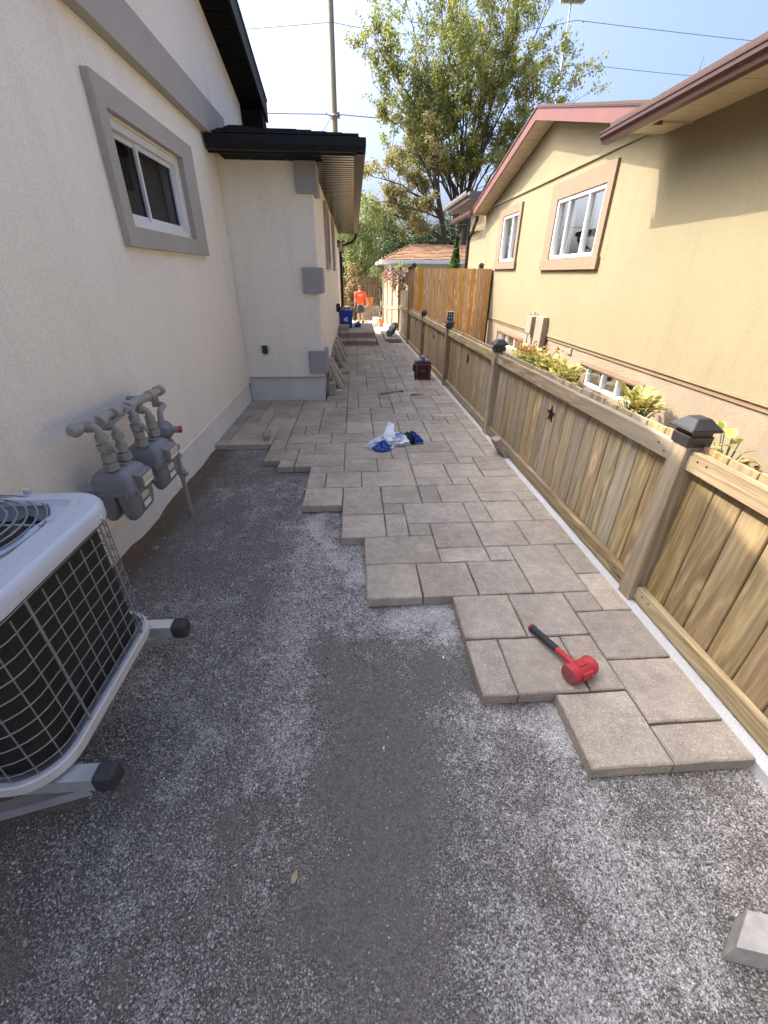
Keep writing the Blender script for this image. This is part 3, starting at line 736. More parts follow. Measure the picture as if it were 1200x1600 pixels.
def window_right(w, oy0, oy1, oz0, oz1, mulls, sill_h):
    y0, y1, z0, z1 = w; sr = MB(); d = -.04
    for b in ((y0-.12, z1+.004, y1+.12, oz1), (oy0+.04, z0-.01, y0-.004, oz1), (y1+.004, z0-.01, oy1-.04, oz1)):
        sr.box(HX-.002, b[0], b[1], HX+d, b[2], b[3]) if b[0] != y0-.12 else sr.box(HX-.002, y0-.004, b[1], HX+d, y1+.004, b[3])
    s_ = part('window_surround', sr, 'stucco_tan', nb)
    si = MB(); si.box(HX-.002, oy0, oz0, HX-.055, oy1, z0-.01); part('window_sill', si, 'stucco_tan', nb, bev=.006)
    fr = MB(); q = .05
    for b in ((y0, z0, y1, z0+q), (y0, z1-q, y1, z1), (y0, z0+q, y0+q, z1-q), (y1-q, z0+q, y1, z1-q)): fr.box(HX-.02, b[0], b[1], HX+.06, b[2], b[3])
    for m_ in mulls: fr.box(HX-.005, m_-.022, z0+q, HX+.05, m_+.022, z1-q)
    f = part('window', fr, 'white_vinyl', nb, bev=.004)
    gp = MB(); gp.add([(HX+.035, y0+q, z0+q), (HX+.035, y1-q, z0+q), (HX+.035, y1-q, z1-q), (HX+.035, y0+q, z1-q)], [(0, 1, 2, 3)]); part('pane', gp, 'window_glass', f)
    ed = [y0]+list(mulls)+[y1]
    spans = [(ed[0], ed[1]), (ed[-2], ed[-1])] if len(mulls) > 1 else [(y0, (y0+y1)/2-.1), ((y0+y1)/2+.12, y1)]
    for a, b in spans:
        n = 26; ys = np.linspace(a, b, n+1)
        cu = MB(); cu.add([(HX+.14+.02*math.sin(i*1.7), ys[i], z) for z in (z0, z1) for i in range(n+1)], [(i, i+1, n+2+i, n+1+i)[::-1] for i in range(n)])
        part('curtain', cu, 'curtain', f)
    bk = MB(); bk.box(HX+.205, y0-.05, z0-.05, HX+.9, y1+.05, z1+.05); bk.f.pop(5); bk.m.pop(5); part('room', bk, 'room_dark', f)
window_right(W1, 6.70, 8.79, 1.58, 2.83, (7.40, 8.06), .17)
window_right(W2, 10.2, 11.75, 1.62, 2.80, (10.80,), .15)
for (y0, y1, z0, z1) in ((4.98, 6.62, .02, .345), (9.2, 11.0, .02, .345)):
    lb = MB(); lb.box(HX+.04, y0-.03, z1-.005, HX+.2, y1+.03, z1+.0); 
    li = MB(); li.box(HX+.02, y0, z1-.05, HX+.18, y1, z1-.001); li.box(HX+.05, y0, z0, HX+.16, y0+.16, z1-.051); li.box(HX+.05, y1-.16, z0, HX+.16, y1, z1-.051); part('window_recess', li, 'stucco_tan', nb)
    fr = MB(); a, b = y0+.17, y1-.17; q = .028
    for c in ((a, z0, b, z0+q), (a, z1-.055-q, b, z1-.055), (a, z0+q, a+q, z1-.055-q), (b-q, z0+q, b, z1-.055-q), (a+.44, z0+q, a+.468, z1-.055-q), (b-.468, z0+q, b-.44, z1-.055-q)): fr.box(HX+.06, c[0], c[1], HX+.12, c[2], c[3])
    f = part('window', fr, 'white_vinyl', nb)
    gp = MB(); gp.add([(HX+.10, a+q, z0+q), (HX+.10, b-q, z0+q), (HX+.10, b-q, z1-.055-q), (HX+.10, a+q, z1-.055-q)], [(0, 1, 2, 3)]); part('pane', gp, 'window_glass', f)
    bk = MB(); bk.box(HX+.125, a, z0, HX+.14, b, z1); part('blind_or_reflection', bk, 'stucco_cream', f)  # cream sheet paints in the bright reflection on the basement panes
# gable rake
RK = 3.19
def rslab(ya, yb, dz, t, x0, x1):
    mb = MB(); mb.prism([(ya, rz(ya)+dz), (yb, rz(yb)+dz), (yb, rz(yb)+dz+t), (ya, rz(ya)+dz+t)], 0, x0, x1); return mb
for yb in GB:
    part('rake_board', rslab(GC, yb, 0, .15, RK-.025, RK), 'red_brown_fascia', nb)
    part('drip_edge', rslab(GC, yb, .152, .012, RK-.04, RK+.02), 'brown_metal', nb)
    part('roof', rslab(GC, yb-.1 if yb < GC else yb+.1, .166, .03, RK-.035, 13), 'shingle_brown', nb)
    n = 13; L = yb-GC
    for k in range(n):
        a = GC+L*k/n; b = GC+L*(k+1)/n-math.copysign(.012, L)
        mb = MB(); mb.prism([(a, rz(a)+.012), (b, rz(b)+.012), (b, rz(b)+.03), (a, rz(a)+.03)], 0, RK+.002, HX-.002); part('soffit_panel', mb, 'cream_soffit', nb)
# rear slope gutter seen end-on at the far corner of the gable, with its downpipe
gr = MB(); gr.prism([(RK-.01-u, 2.85+v) for u, v in prof], 1, GB[1]+.02, 15.6); part('gutter', gr, 'brown_metal', nb)
rt = MB(); rt.box(RK, GB[1]-.1, 2.84, HX+.2, GB[1]+.02, 2.87); part('eave_return', rt, 'cream_soffit', nb)
dp = MB(); dp.tube([(RK+.10, 13.12, 2.84), (RK+.10, 13.14, 2.74), (HX-.02, 14.4, 2.55), (HX-.05, 14.66, 2.45), (HX-.05, 14.70, -.4)], .045, 8); part('downpipe', dp, 'brown_metal', nb, smooth=True)
g2 = MB(); g2.prism([(3.10-u+.0, 3.30+v) for u, v in prof], 1, 13.4, 16.4); part('gutter', g2, 'taupe_metal', nb)
g3 = MB(); g3.box(3.105, 13.4, 3.22, 8, 16.4, 3.40); part('rear_eave', g3, 'taupe_metal', nb)
# front eave toward the yard
FX, FE = 2.915, 5.92
sf = MB()
for k in range(30):
    a = FE-.02-k*.3; mb = MB(); mb.box(FX+.012, a-.292, 2.875, HX-.002, a, 2.89); part('soffit_panel', mb, 'cream_soffit', nb)
fc = MB(); fc.box(FX, -3, 2.79, FX+.012, FE, 2.93); part('fascia', fc, 'brown_metal', nb)
gg = MB(); gprof = [(0, 0), (.07, 0), (.078, .03), (.105, .055), (.105, .085), (.115, .09), (.115, .105), (.1, .105), (.095, .06), (.07, .02), (0, .012)]
gg.prism([(FX-.002-u, 2.785+v) for u, v in gprof], 1, -3, FE+.05); 
gg.prism([(FX-.002, 2.785), (FX-.072, 2.785), (FX-.08, 2.815), (FX-.107, 2.84), (FX-.115, 2.89), (FX-.002, 2.89)], 1, FE+.05, FE+.056); part('gutter', gg, 'brown_metal', nb)
ce = MB(); ce.box(FX+.012, FE, 2.872, HX-.002, FE+.012, 2.94); part('eave_end', ce, 'cream_soffit', nb)
ro = MB(); ro.prism([(FX-.03, 2.93), (8, 4.12), (8, 4.16), (FX-.03, 2.965)], 1, -3, FE+.03); part('roof', ro, 'shingle_brown', nb)
ch = MB(); ch.box(6.6, 4.6, 3.9, 7.2, 5.6, 4.32); part('roof_ridge_vent', ch, 'shingle_brown', nb)
wl = MB(); wl.box(HX+.2, -3, -.6, 13, 14.6, 2.9); 
# keep the rooms' recesses free: back wall stands well behind
wl = MB(); wl.box(HX+1.0, -3, -.6, 13, 14.6, 2.9); wl.box(HX+.2, 14.4, -.6, HX+1.0, 14.6, 2.9); part('back_wall', wl, 'stucco_cream', nb)
mbx = MB(); mbx.box(HX-.11, 8.02, .30, HX-.002, 8.36, .84); mbx.box(HX-.10, 8.02, -.1, HX+.02, 8.3, .30); part('meter_cabinet', mbx, 'meter_box', nb, bev=.01)
mb2 = MB(); mb2.box(HX-.17, 8.42, .52, HX-.002, 8.68, .82); part('meter_cabinet', mb2, 'meter_box', nb, bev=.012)
cd = MB(); cd.tube([(HX-.06, 8.60, .9), (HX-.06, 8.60, .84)], .03, 10); cd.tube([(HX-.06, 8.55, .52), (HX-.06, 8.55, -.1)], .03, 10); cd.tube([(HX-.05, 8.82, .86), (HX-.05, 8.82, -.1)], .022, 8); part('conduit', cd, 'galvanised', nb, smooth=True)
vp = MB(); vp.box(HX+.005, 6.98, .37, HX+.029, 7.12, .46); part('wall_vent', vp, 'meter_box', nb, bev=.006)

# ------------------------------------------------------------------ fence along the yard
FXc = 1.42
fence = thing('wooden_fence', 'long low pressure-treated wooden fence with black post caps beside the paving', 'fence', (FXc, 8, 0))
posts = [-1.0, 1.60, 4.28, 6.70, 9.29, 11.85, 14.55, 17.2, 19.8, 22.4]
tall = lambda y: y > 11.5
BW = .137
def board_mesh(h, star=False, tone='treated_wood_upright', w=None):
    key = ('b', round(h, 2), star, tone, w)
    if key in slabmesh: return slabmesh[key]
    w = w or BW-.007; t = .018; mb = MB()
    if not star: mb.prism([(.004, -w/2), (t, -w/2), (t, w/2), (.004, w/2), (0, w/2-.004), (0, -w/2+.004)], 2, 0, h)
    else:
        out = [(-w/2, 0), (w/2, 0), (w/2, h), (-w/2, h)]
        hole = [((.058 if k % 2 == 0 else .024)*math.sin(k*PI/5), .58+(.058 if k % 2 == 0 else .024)*math.cos(k*PI/5)) for k in range(10)]
        allp = out+hole; tris = tessellate_polygon([[Vector((a, b, 0)) for a, b in out], [Vector((a, b, 0)) for a, b in hole]])
        n_ = len(allp)
        mb.v = [(0, a, b) for a, b in allp]+[(t, a, b) for a, b in allp]
        for tr in tris:
            mb.face(tr); mb.face([n_+i for i in tr][::-1])
        for lo, m_ in ((0, 4), (4, 10)):
            for i in range(m_):
                a, b = lo+i, lo+(i+1) % m_; mb.face((a, b, n_+b, n_+a))
    me = mb.mesh('board', tone)
    if star:
        bm = bmesh.new(); bm.from_mesh(me); bmesh.ops.recalc_face_normals(bm, faces=bm.faces); bm.to_mesh(me); bm.free()
    slabmesh[key] = me; return me
floc = Vector(fence.location)
postmesh = {}
def post_mesh(h):
    key = round(h, 3)
    if key not in postmesh:
        mb = MB(); mb.box(-.046, -.046, 0, .046, .046, h); me = mb.mesh('post', 'treated_wood_upright'); bevel(me, .004, 1); postmesh[key] = me
    return postmesh[key]
cb = MB()
def pyr(mb, w0, z0, w1, z1): mb.loops([[(a*w0, b*w0, z0) for a, b in ((-1, -1), (1, -1), (1, 1), (-1, 1))], [(a*w1, b*w1, z1) for a, b in ((-1, -1), (1, -1), (1, 1), (-1, 1))]])
pyr(cb, .052, -.050, .054, -.004); pyr(cb, .048, -.004, .048, .016); cb.box(-.068, -.068, .016, .068, .068, .026); pyr(cb, .068, .026, .030, .066)
cap_me = cb.mesh('post_cap', 'cap_black'); bevel(cap_me, .003, 1)
for y in posts:
    h = (1.68 if tall(y) else .90)-(gz(y) if not tall(y) else 0)*0; z0 = gz(y)+.03
    top = (.93+gz(y)) if not tall(y) else 1.64
    p = obj('post', post_mesh(top-z0+.1), fence, Vector((FXc, y, z0-.1))-floc)
    c = obj('post_cap', cap_me, p, (0, 0, top-z0+.1))
    if abs(y-6.70) < .01:
        sp = MB(); Mx = Matrix.Translation((0, .0, top-z0+.1+.115)) @ Euler((R(8), 0, 0)).to_matrix().to_4x4()
        sp.xbox(Mx, .11, .012, .13); s1 = part('solar_frame', sp, 'white_vinyl', p, local=True)
        sp2 = MB()
        for a in range(3):
            for b in range(3): sp2.xbox(Mx @ Matrix.Translation(((a-1)*.032, -.0075, (b-1)*.038)), .026, .004, .032)
        part('solar_cell', sp2, 'solar_panel', p, local=True)
rj = random.Random(9)
sm_ = MB(); sm_.prism([((.062 if k % 2 == 0 else .025)*math.sin(k*PI/5), (.062 if k % 2 == 0 else .025)*math.cos(k*PI/5)) for k in range(10)], 0, -.006, 0.)
star_me = sm_.mesh('star_ornament', 'black_metal')
for y0, y1 in zip(posts[:-1], posts[1:]):
    a, b = y0+.05, y1-.05
    L = b-a; n = max(1, round(L/BW)); pitch = L/n
    zz = lambda y: gz(y)
    for z_lo, z_hi in ((.78, .865), (.055, .135)):
        mb = MB(); X_ = FXc-.022 if True else 0
        mb.add([(X_+dx_, y, zz(y)+z) for y in (a+.002, b-.002) for dx_, z in ((0, z_lo), (.036, z_lo), (.036, z_hi), (0, z_hi))], [(0, 1, 2, 3), (7, 6, 5, 4), (0, 4, 5, 1), (1, 5, 6, 2), (2, 6, 7, 3), (3, 7, 4, 0)])
        part('rail', mb, 'treated_wood_lengthwise', fence, bev=.003, seg=1)
        sc_ = MB()
        for ye in (a+.05, a+.10, b-.05, b-.10): sc_.cyl((X_-.002, ye, zz(ye)+(z_lo+z_hi)/2+.012*(1 if ye-a > .06 else -1)), (X_+.004, ye, zz(ye)+(z_lo+z_hi)/2+.012*(1 if ye-a > .06 else -1)), .0045, 6)
        tag(part('screw', sc_, 'black_metal', fence), kind='stuff')
        hg = MB()
        for ye in (a, b-.004): hg.box(X_-.003, ye-.001, zz(ye)+z_lo+.004, X_+.040, ye+.004, zz(ye)+z_hi-.004)
        part('rail_bracket', hg, 'galvanised', fence)
    me_t = None
    for k in range(n):
        y = a+pitch*(k+.5)
        me = board_mesh(.845)
        if k == n//2 and y0 < 12: obj('star_ornament', star_me, fence, Vector((FXc+.015, y, zz(y)+.63))-floc)
        o = obj('board', me, fence, Vector((FXc+.016+rj.random()*.003, y, zz(y)+.04+rj.random()*.008))-floc, (0, 0, (rj.random()-.5)*.012))
        o.scale = (1, pitch/BW, 1)
    if y0 > 11:                                                        # taller far bays: open slats and a top rail
        mb = MB(); mb.box(FXc-.02, a, 1.50, FXc+.016, b, 1.58); part('rail', mb, 'treated_wood_lengthwise', fence)
        for k in range(n):
            if k % 3 == 2 and y0 < 14: continue
            y = a+pitch*(k+.5)
            obj('board', board_mesh(.80, False, 'treated_wood_upright'), fence, Vector((FXc+.017, y, zz(y)+.89))-floc).scale = (1, pitch/BW*.97, (1.55-zz(y)-.89)/.80)

# ------------------------------------------------------------------ cedar privacy fence across the neighbour's side yard
PY = 11.80
pf = thing('cedar_fence', 'tall orange cedar privacy fence standing across to the cream house', 'fence', (2.5, PY, 0))
n = 15; x0, x1 = 1.49, 3.47; pw = (x1-x0)/n
pm = MB(); pm.box(-pw/2+.004, 0, 0, pw/2-.004, .02, 1.95); pme = pm.mesh('board', 'cedar_upright')
for k in range(n):
    obj('board', pme, pf, Vector((x0+pw*(k+.5), PY+rj.random()*.006, -.32+.005*rj.random()))-Vector(pf.location), (0, (rj.random()-.5)*.008, 0))
for xx in (1.50, 3.20):
    mb = MB(); mb.box(xx-.045, PY+.03, -.35, xx+.045, PY+.12, 1.69); p = part('post', mb, 'cedar_upright', pf)
    cc = obj('post_cap', cap_me, p, Vector((xx, PY+.075, 1.69))-Vector(pf.location))
for z in (.2, 1.3):
    mb = MB(); mb.box(1.55, PY+.021, z, 3.46, PY+.06, z+.09); part('rail', mb, 'cedar_across', pf)
mb = MB(); mb.box(3.475, PY-.01, -.3, 3.508, PY+.05, 1.6); part('end_post', mb, 'shingle_dark', pf)

# ------------------------------------------------------------------ air conditioner on its wall brackets
ac = thing('air_conditioner', 'square outdoor air conditioner with black wire grille on wall brackets', 'air conditioner', (-1.06, .92, .40))
ax0, ay0, ax1, ay1, az0, az1 = -1.375, .585, -.748, 1.185, .40, .92
NC = 8
def rl(ins, z, r=.11): return [(x, y, z) for x, y in rrect(ax0+ins, ay0+ins, ax1-ins, ay1-ins, max(.02, r-ins), NC)]
fcx, fcy, fr_ = -1.065, .93, .240
def circ_match(r, z):
    out = []
    for x, y, _ in rl(0, 0):
        t = math.atan2(y-fcy, x-fcx); out.append((fcx+r*math.cos(t), fcy+r*math.sin(t), z))
    return out
top = MB(); top.loops([rl(.004, az1-.05), rl(-.004, az1-.047), rl(-.004, az1-.012), rl(.004, az1-.002), rl(.012, az1), rl(.045, az1), rl(.052, az1+.010), rl(.068, az1+.010), rl(.080, az1-.004), circ_match(fr_+.014, az1-.004), circ_match(fr_+.006, az1+.004), circ_match(fr_, az1-.004), circ_match(fr_-.004, az1-.12)], cap0=False, cap1=False)
part('top_panel', top, 'ac_metal', ac, smooth=True)
co_ = MB(); co_.loops([rl(.035, az0+.03), rl(.035, az1-.06)], cap0=True, cap1=True); part('coil', co_, 'coil_fins', ac, smooth=True)
pan = MB(); pan.loops([rl(.0, az0), rl(-.004, az0+.003), rl(-.004, az0+.030), rl(.0, az0+.034), rl(.012, az0+.034), rl(.014, az0+.02)], cap0=True, cap1=False); part('base_pan', pan, 'ac_rim', ac, smooth=True)
wg = MB()
o0 = rrect(ax0+.006, ay0+.006, ax1-.006, ay1-.006, .104, NC)
nz_ = 9
for k in range(nz_+1):
    z = az0+.065+(az1-.125-az0)*k/nz_+.0
    wg.tube([(x, y, z) for x, y in o0], .0019, 5, closed=True)
per = []
for i in range(len(o0)):
    a, b = Vector(o0[i]), Vector(o0[(i+1) % len(o0)]); L = (b-a).length; per.append((a, b, L))
tot = sum(p[2] for p in per); cnt = int(tot/.052); thick = []
for k in range(cnt):
    d = tot*k/cnt
    for a, b, L in per:
        if d <= L: pt = a+(b-a)*(d/L); break
        d -= L
    big = k % 6 == 0
    if big: thick.append(pt)
    else: wg.tube([(pt.x, pt.y, az0+.04), (pt.x, pt.y, az1-.07)], .0018, 5)
part('wire_grille', wg, 'wire_grey', ac, smooth=True)
cl = MB()
for p_ in thick:
    tk = MB(); tk.tube([(p_.x, p_.y, az0+.03), (p_.x, p_.y, az1-.055)], .0036, 6); part('grille_rod', tk, 'wire_grey', ac, smooth=True)
    c_ = Vector((fcx, fcy)); dvec = (Vector((p_.x, p_.y))-Vector((-1.06, .92))).normalized()
    cl.cyl((p_.x, p_.y, az1-.035), (p_.x+dvec.x*.016, p_.y+dvec.y*.016, az1-.035), .008, 8)
part('clip_screw', cl, 'galvanised', ac)
fg = MB()
for k in range(11):
    r = .03+.0207*k
    if r > fr_: continue
    fg.tube([(fcx+r*math.cos(t), fcy+r*math.sin(t), az1+.030-.030*(r/fr_)**2) for t in np.linspace(0, 2*PI, 41)[:-1]], .0026, 6, closed=True)
for k in range(6):
    t = k*PI/3+.25
    fg.tube([(fcx+r*math.cos(t), fcy+r*math.sin(t), az1+.025-.028*(r/fr_)**2) for r in (.03, .1, .18, fr_+.012)], .0038, 6)
part('fan_guard', fg, 'wire_grey', ac, smooth=True)
gs = MB()
for k in range(6):
    t = k*PI/3+.25; gs.cyl((fcx+(fr_+.018)*math.cos(t), fcy+(fr_+.018)*math.sin(t), az1-.005), (fcx+(fr_+.018)*math.cos(t), fcy+(fr_+.018)*math.sin(t), az1+.014), .010, 8)
part('guard_screw', gs, 'galvanised', ac)
fn = MB(); fn.cyl((fcx, fcy, az1-.13), (fcx, fcy, az1-.03), .07, 20)
for k in range(4):
    t = k*PI/2+.5; vs = []
    for r, w, dz in ((.06, .5, 0), (.15, .55, .005), (.225, .62, .01)):
        for s_ in (-1, 1): vs.append((fcx+r*math.cos(t+s_*w), fcy+r*math.sin(t+s_*w), az1-.08+s_*.03+dz))
    vs += [(x, y, z-.004) for x, y, z in vs]
    fn.add(vs, [(0, 1, 3, 2), (2, 3, 5, 4), (8, 9, 7, 6), (10, 11, 9, 8), (0, 2, 8, 6), (2, 4, 10, 8), (1, 7, 9, 3), (3, 9, 11, 5), (4, 5, 11, 10)])
part('fan', fn, 'fan_metal', ac)
wl_ = MB(); wl_.cyl((fcx, fcy, az1-.2), (fcx, fcy, az1-.19), fr_-.002, 32); part('fan_well', wl_, 'coil_fins', ac)

for k, (by_, lab) in enumerate(((1.155, 'galvanised wall bracket under the back of the air conditioner, nearer the meters'), (.635, 'galvanised wall bracket under the front of the air conditioner, nearer the viewer'))):
    br = thing('wall_bracket', lab, 'bracket', (LX, by_, 0), 'brackets carrying the air conditioner')
    ra = MB(); z1 = .392
    ra.box(LX+.0, by_-.022, z1-.004, -.690, by_+.022, z1); ra.box(LX+.0, by_-.022, z1-.045, -.690, by_-.018, z1-.004); ra.box(LX+.0, by_+.018, z1-.045, -.690, by_+.022, z1-.004)
    part('rail', ra, 'galvanised', br)
    ec = MB(); ec.box(-.694, by_-.027, z1-.052, -.640, by_+.027, z1+.005); part('end_cap', ec, 'dark_rubber', br, bev=.012)
    bc = MB(); bc.bar((-.72, by_, z1-.05), (LX+.01, by_, .10), .034, .004, (0, 0, 1)); bc.bar((-.72, by_-.016, z1-.06), (LX+.01, by_-.016, .085), .003, .03); part('brace', bc, 'galvanised', br)
    wp = MB(); wp.box(LX-.01, by_-.03, .03, LX+.004, by_+.03, .42); part('wall_plate', wp, 'galvanised', br)

# ------------------------------------------------------------------ gas meters and their pipework
def elbow(a, b, c, r, n=5):
    a, b, c = Vector(a), Vector(b), Vector(c); d1 = (a-b).normalized()*r; d2 = (c-b).normalized()*r
    return [(b+d1)*(1-t)**2+b*2*t*(1-t)+(b+d2)*t*t for t in np.linspace(0, 1, n)]
def pipe(pts, r, bend=.03):
    out = [Vector(pts[0])]
    for i in range(1, len(pts)-1): out += elbow(pts[i-1], pts[i], pts[i+1], bend)
    out.append(Vector(pts[-1])); return out
pw_ = thing('gas_pipework', 'painted grey gas pipe manifold with valves and red-capped regulator on stucco wall', 'pipework', (LX, 2.3, 0))
HXp, HZ = -1.225, .885
def add_pipe(name, pts, r, bend=.035, mat='pipe_paint'):
    mb = MB(); mb.tube(pipe(pts, r, bend), r, 12); return part(name, mb, mat, pw_, smooth=True)
add_pipe('header_pipe', [(HXp-.03, 1.85, HZ+.004), (HXp, 2.58, HZ-.02), (HXp, 2.70, HZ-.02), (HXp-.05, 2.72, HZ-.03), (HXp-.05, 2.72, .76)], .024, .04)
add_pipe('house_pipe', [(LX-.02, 2.66, HZ-.06), (HXp-.08, 2.66, HZ-.06), (HXp-.08, 2.05, HZ-.05), (HXp-.03, 2.05, HZ-.05)], .016, .025)
inlets = [(1.925, HZ), (2.06, HZ-.035), (2.255, HZ-.01), (2.42, HZ-.06)]
for k, (y, z) in enumerate(inlets):
    xx = -1.19
    add_pipe('drop_pipe', [(HXp-(0 if k % 2 == 0 else .07), y, z), (xx, y, z), (xx, y, .66)], .0185, .035)
    ft = MB()
    for zz_, r, h in ((z-.055, .027, .03), (.735, .028, .035), (.70, .033, .014), (.682, .036, .02)): ft.tube([(xx, y, zz_-h/2), (xx, y, zz_+h/2)], r, 12 if r < .03 else 6)
    ft.tube([(xx-.052, y, z), (xx-.027, y, z)], .027, 12)
    part('pipe_fitting', ft, 'pipe_paint', pw_)
    if k % 2 == 0:
        vl = MB(); vl.tube([(xx, y, z-.115), (xx, y, z-.085)], .032, 12); vl.cyl((xx+.02, y-.01, z-.10), (xx+.05, y-.02, z-.10), .014, 10); vl.xbox(Matrix.Translation((xx+.052, y-.02, z-.10)) @ Euler((.6, 0, 0)).to_matrix().to_4x4(), .008, .016, .06)
        part('valve', vl, 'pipe_paint', pw_)
for y in (2.02, 2.16, 2.30, 2.56, 2.70):
    cf = MB(); cf.tube([(HXp, y-.02, HZ-.02*(y-1.84)/.8), (HXp, y+.02, HZ-.02*(y-1.84)/.8)], .031, 12); part('coupling', cf, 'pipe_paint', pw_)
cf = MB()
cf.tube([(HXp-.032, 1.835, HZ+.004), (HXp-.03, 1.85, HZ+.004), (HXp-.029, 1.875, HZ+.004)], [.02, .03, .031], 12)
part('end_elbow', cf, 'pipe_paint', pw_, smooth=True)
lv = MB(); lv.bar((HXp+.03, 2.0, HZ-.03), (HXp+.03, 2.24, HZ-.01), .02, .006); part('valve_lever', lv, 'meter_paint', pw_)
add_pipe('drop_pipe', [(HXp-.05, 2.72, HZ-.11), (HXp+.0, 2.72, HZ-.115), (-1.20, 2.58, HZ-.115), (-1.20, 2.565, .70)], .017, .03)
rg = MB(); c_ = Vector((-1.20, 2.565, .655)); d_ = Vector((.35, -.94, 0)).normalized()
rg.tube([c_-d_*.04, c_-d_*.018, c_-d_*.007, c_+d_*.007, c_+d_*.018, c_+d_*.045], [.026, .048, .060, .060, .046, .024], 20); part('regulator', rg, 'meter_paint', pw_, smooth=True)
rn = MB(); s_ = Vector((.85, .35, -.1)).normalized(); rn.cyl(c_+s_*.03, c_+s_*.085, .021, 14); part('regulator_stem', rn, 'meter_paint', pw_)
rc = MB(); rc.cyl(c_+s_*.085, c_+s_*.105, .022, 14); part('red_cap', rc, 'red_paint', pw_, bev=.003)
add_pipe('riser_pipe', [(-1.20, 2.58, .62), (-1.20, 2.66, .52), (-1.205, 2.675, .38), (-1.212, 2.668, -.06)], .0155, .03)
for zz_ in (.50, .44, .33, .30):
    rf2 = MB(); rf2.tube([(-1.203, 2.675, zz_-.012), (-1.203, 2.69-(.5-zz_)*.08, zz_+.012)], .026, 8); part('union_nut', rf2, 'pipe_paint', pw_)
rf2 = MB(); rf2.cyl((-1.23, 2.67, .315), (-1.16, 2.66, .315), .012, 8); rf2.tube([(-1.212, 2.668, .02), (-1.212, 2.668, .05)], .02, 10)
part('riser_fitting', rf2, 'pipe_paint', pw_)
def meter(y0, label):
    g = thing('gas_meter', label, 'gas meter', (-1.2, y0, .40), 'gas meters on the stucco wall')
    xa, xb, ya, yb = -.105, .105, -.115, .115
    def ol(sx, sy, z, r=.04, dx=0): return [(x+dx, y, z) for x, y in rrect(xa*sx, ya*sy, xb*sx, yb*sy, r, 5)]
    up_ = MB(); up_.loops([ol(1.03, 1.03, .145), ol(1.03, 1.03, .160), ol(.97, .97, .163), ol(.95, .95, .215), ol(.84, .86, .245), ol(.62, .7, .262), ol(.5, .62, .266)], cap0=True)
    part('upper_body', up_, 'meter_paint', g, smooth=True, local=True)
    lo = MB()                                                       # two-lobed bowl
    for s in (-1, 1):
        lps = []
        for z, q in ((.144, 1.), (.10, .98), (.055, .9), (.025, .74), (.008, .5), (0, .22)):
            lps.append([(s*.0495+x*q, y, z) for x, y in rrect(-.048, ya*(.97-.25*(1-q)), .048, yb*(.97-.25*(1-q)), min(.035, .045*q), 5)])
        lo.loops(lps[::-1])
    part('lower_body', lo, 'meter_paint', g, smooth=True, local=True)
    bl = MB()
    for y in (-.09, 0, .09):
        for s in (-1, 1): bl.cyl((s*.112, y, .137), (s*.112, y, .170), .007, 8)
    for x in (-.07, .0, .07):
        for s in (-1, 1): bl.cyl((x, s*.122, .137), (x, s*.122, .170), .007, 8)
    part('bolt', bl, 'meter_paint', g, local=True)
    ix = MB(); ix.prism([(.085, .165), (.135, .165), (.128, .232), (.085, .245)], 1, -.06, .06); part('index_box', ix, 'meter_paint', g, bev=.006, local=True)
    for n_, (m_, za, zb, ya_, yb_) in {'dial_face': ('label_cream', .195, .225, -.05, .05), 'index_label': ('label_white', .172, .190, -.05, .045)}.items():
        d = MB(); d.box(.1335, ya_, za, .1365, yb_, zb) ; part(n_, d, m_, g, local=True)
    for (m_, za, zb) in (('label_cream', .095, .130), ('label_white', .050, .078)):
        d = MB(); d.box(.0985, -.045, za, .1005, .03, zb); part('label_plate', d, m_, g, local=True)
    hb = MB(); hb.box(-.05, -.01, .262, .05, .01, .278); part('top_boss', hb, 'meter_paint', g, bev=.003, local=True)
meter(1.985, 'grey gas meter hanging nearer the air conditioner, lower left of the pair')
meter(2.335, 'grey gas meter beside the red-capped regulator, farther of the pair')

# ------------------------------------------------------------------ steps
st = thing('steps', 'two-tier platform of grey pavers built against the house wing', 'steps', (.05, 12.6, -.1))
for k, (y0, z0, z1) in enumerate(((11.36, -.15, .03), (11.78, .03, .175))):
    mb = MB(); mb.box(BX+.03, y0+.05, z0-.1, .49, 14.0, z1-.052); part('riser_core', mb, 'joint_sand', st)
    nxp = 4; xs = [BX+.01, -.22, .03, .30, .54]
    for r_ in range(1 if k == 0 else 8):
        ya = y0+r_*.30
        xs2 = xs if r_ % 2 == 0 else [BX+.01, -.12, .15, .54]
        for a, b in zip(xs2[:-1], xs2[1:]):
            mb = MB(); mb.box(a+.003, ya, z1-.05, b-.003, ya+(.45 if k == 0 else .295), z1+.002*rj.random()); part('paver', mb, 'paver_stone', st, bev=.006, seg=1)
    for a, b in zip(xs[:-1], xs[1:]):
        mb = MB(); mb.box(a+.004, y0+.025, z0, b-.004, y0+.049, z1-.053); part('riser_block', mb, 'paver_stone', st, bev=.004, seg=1)

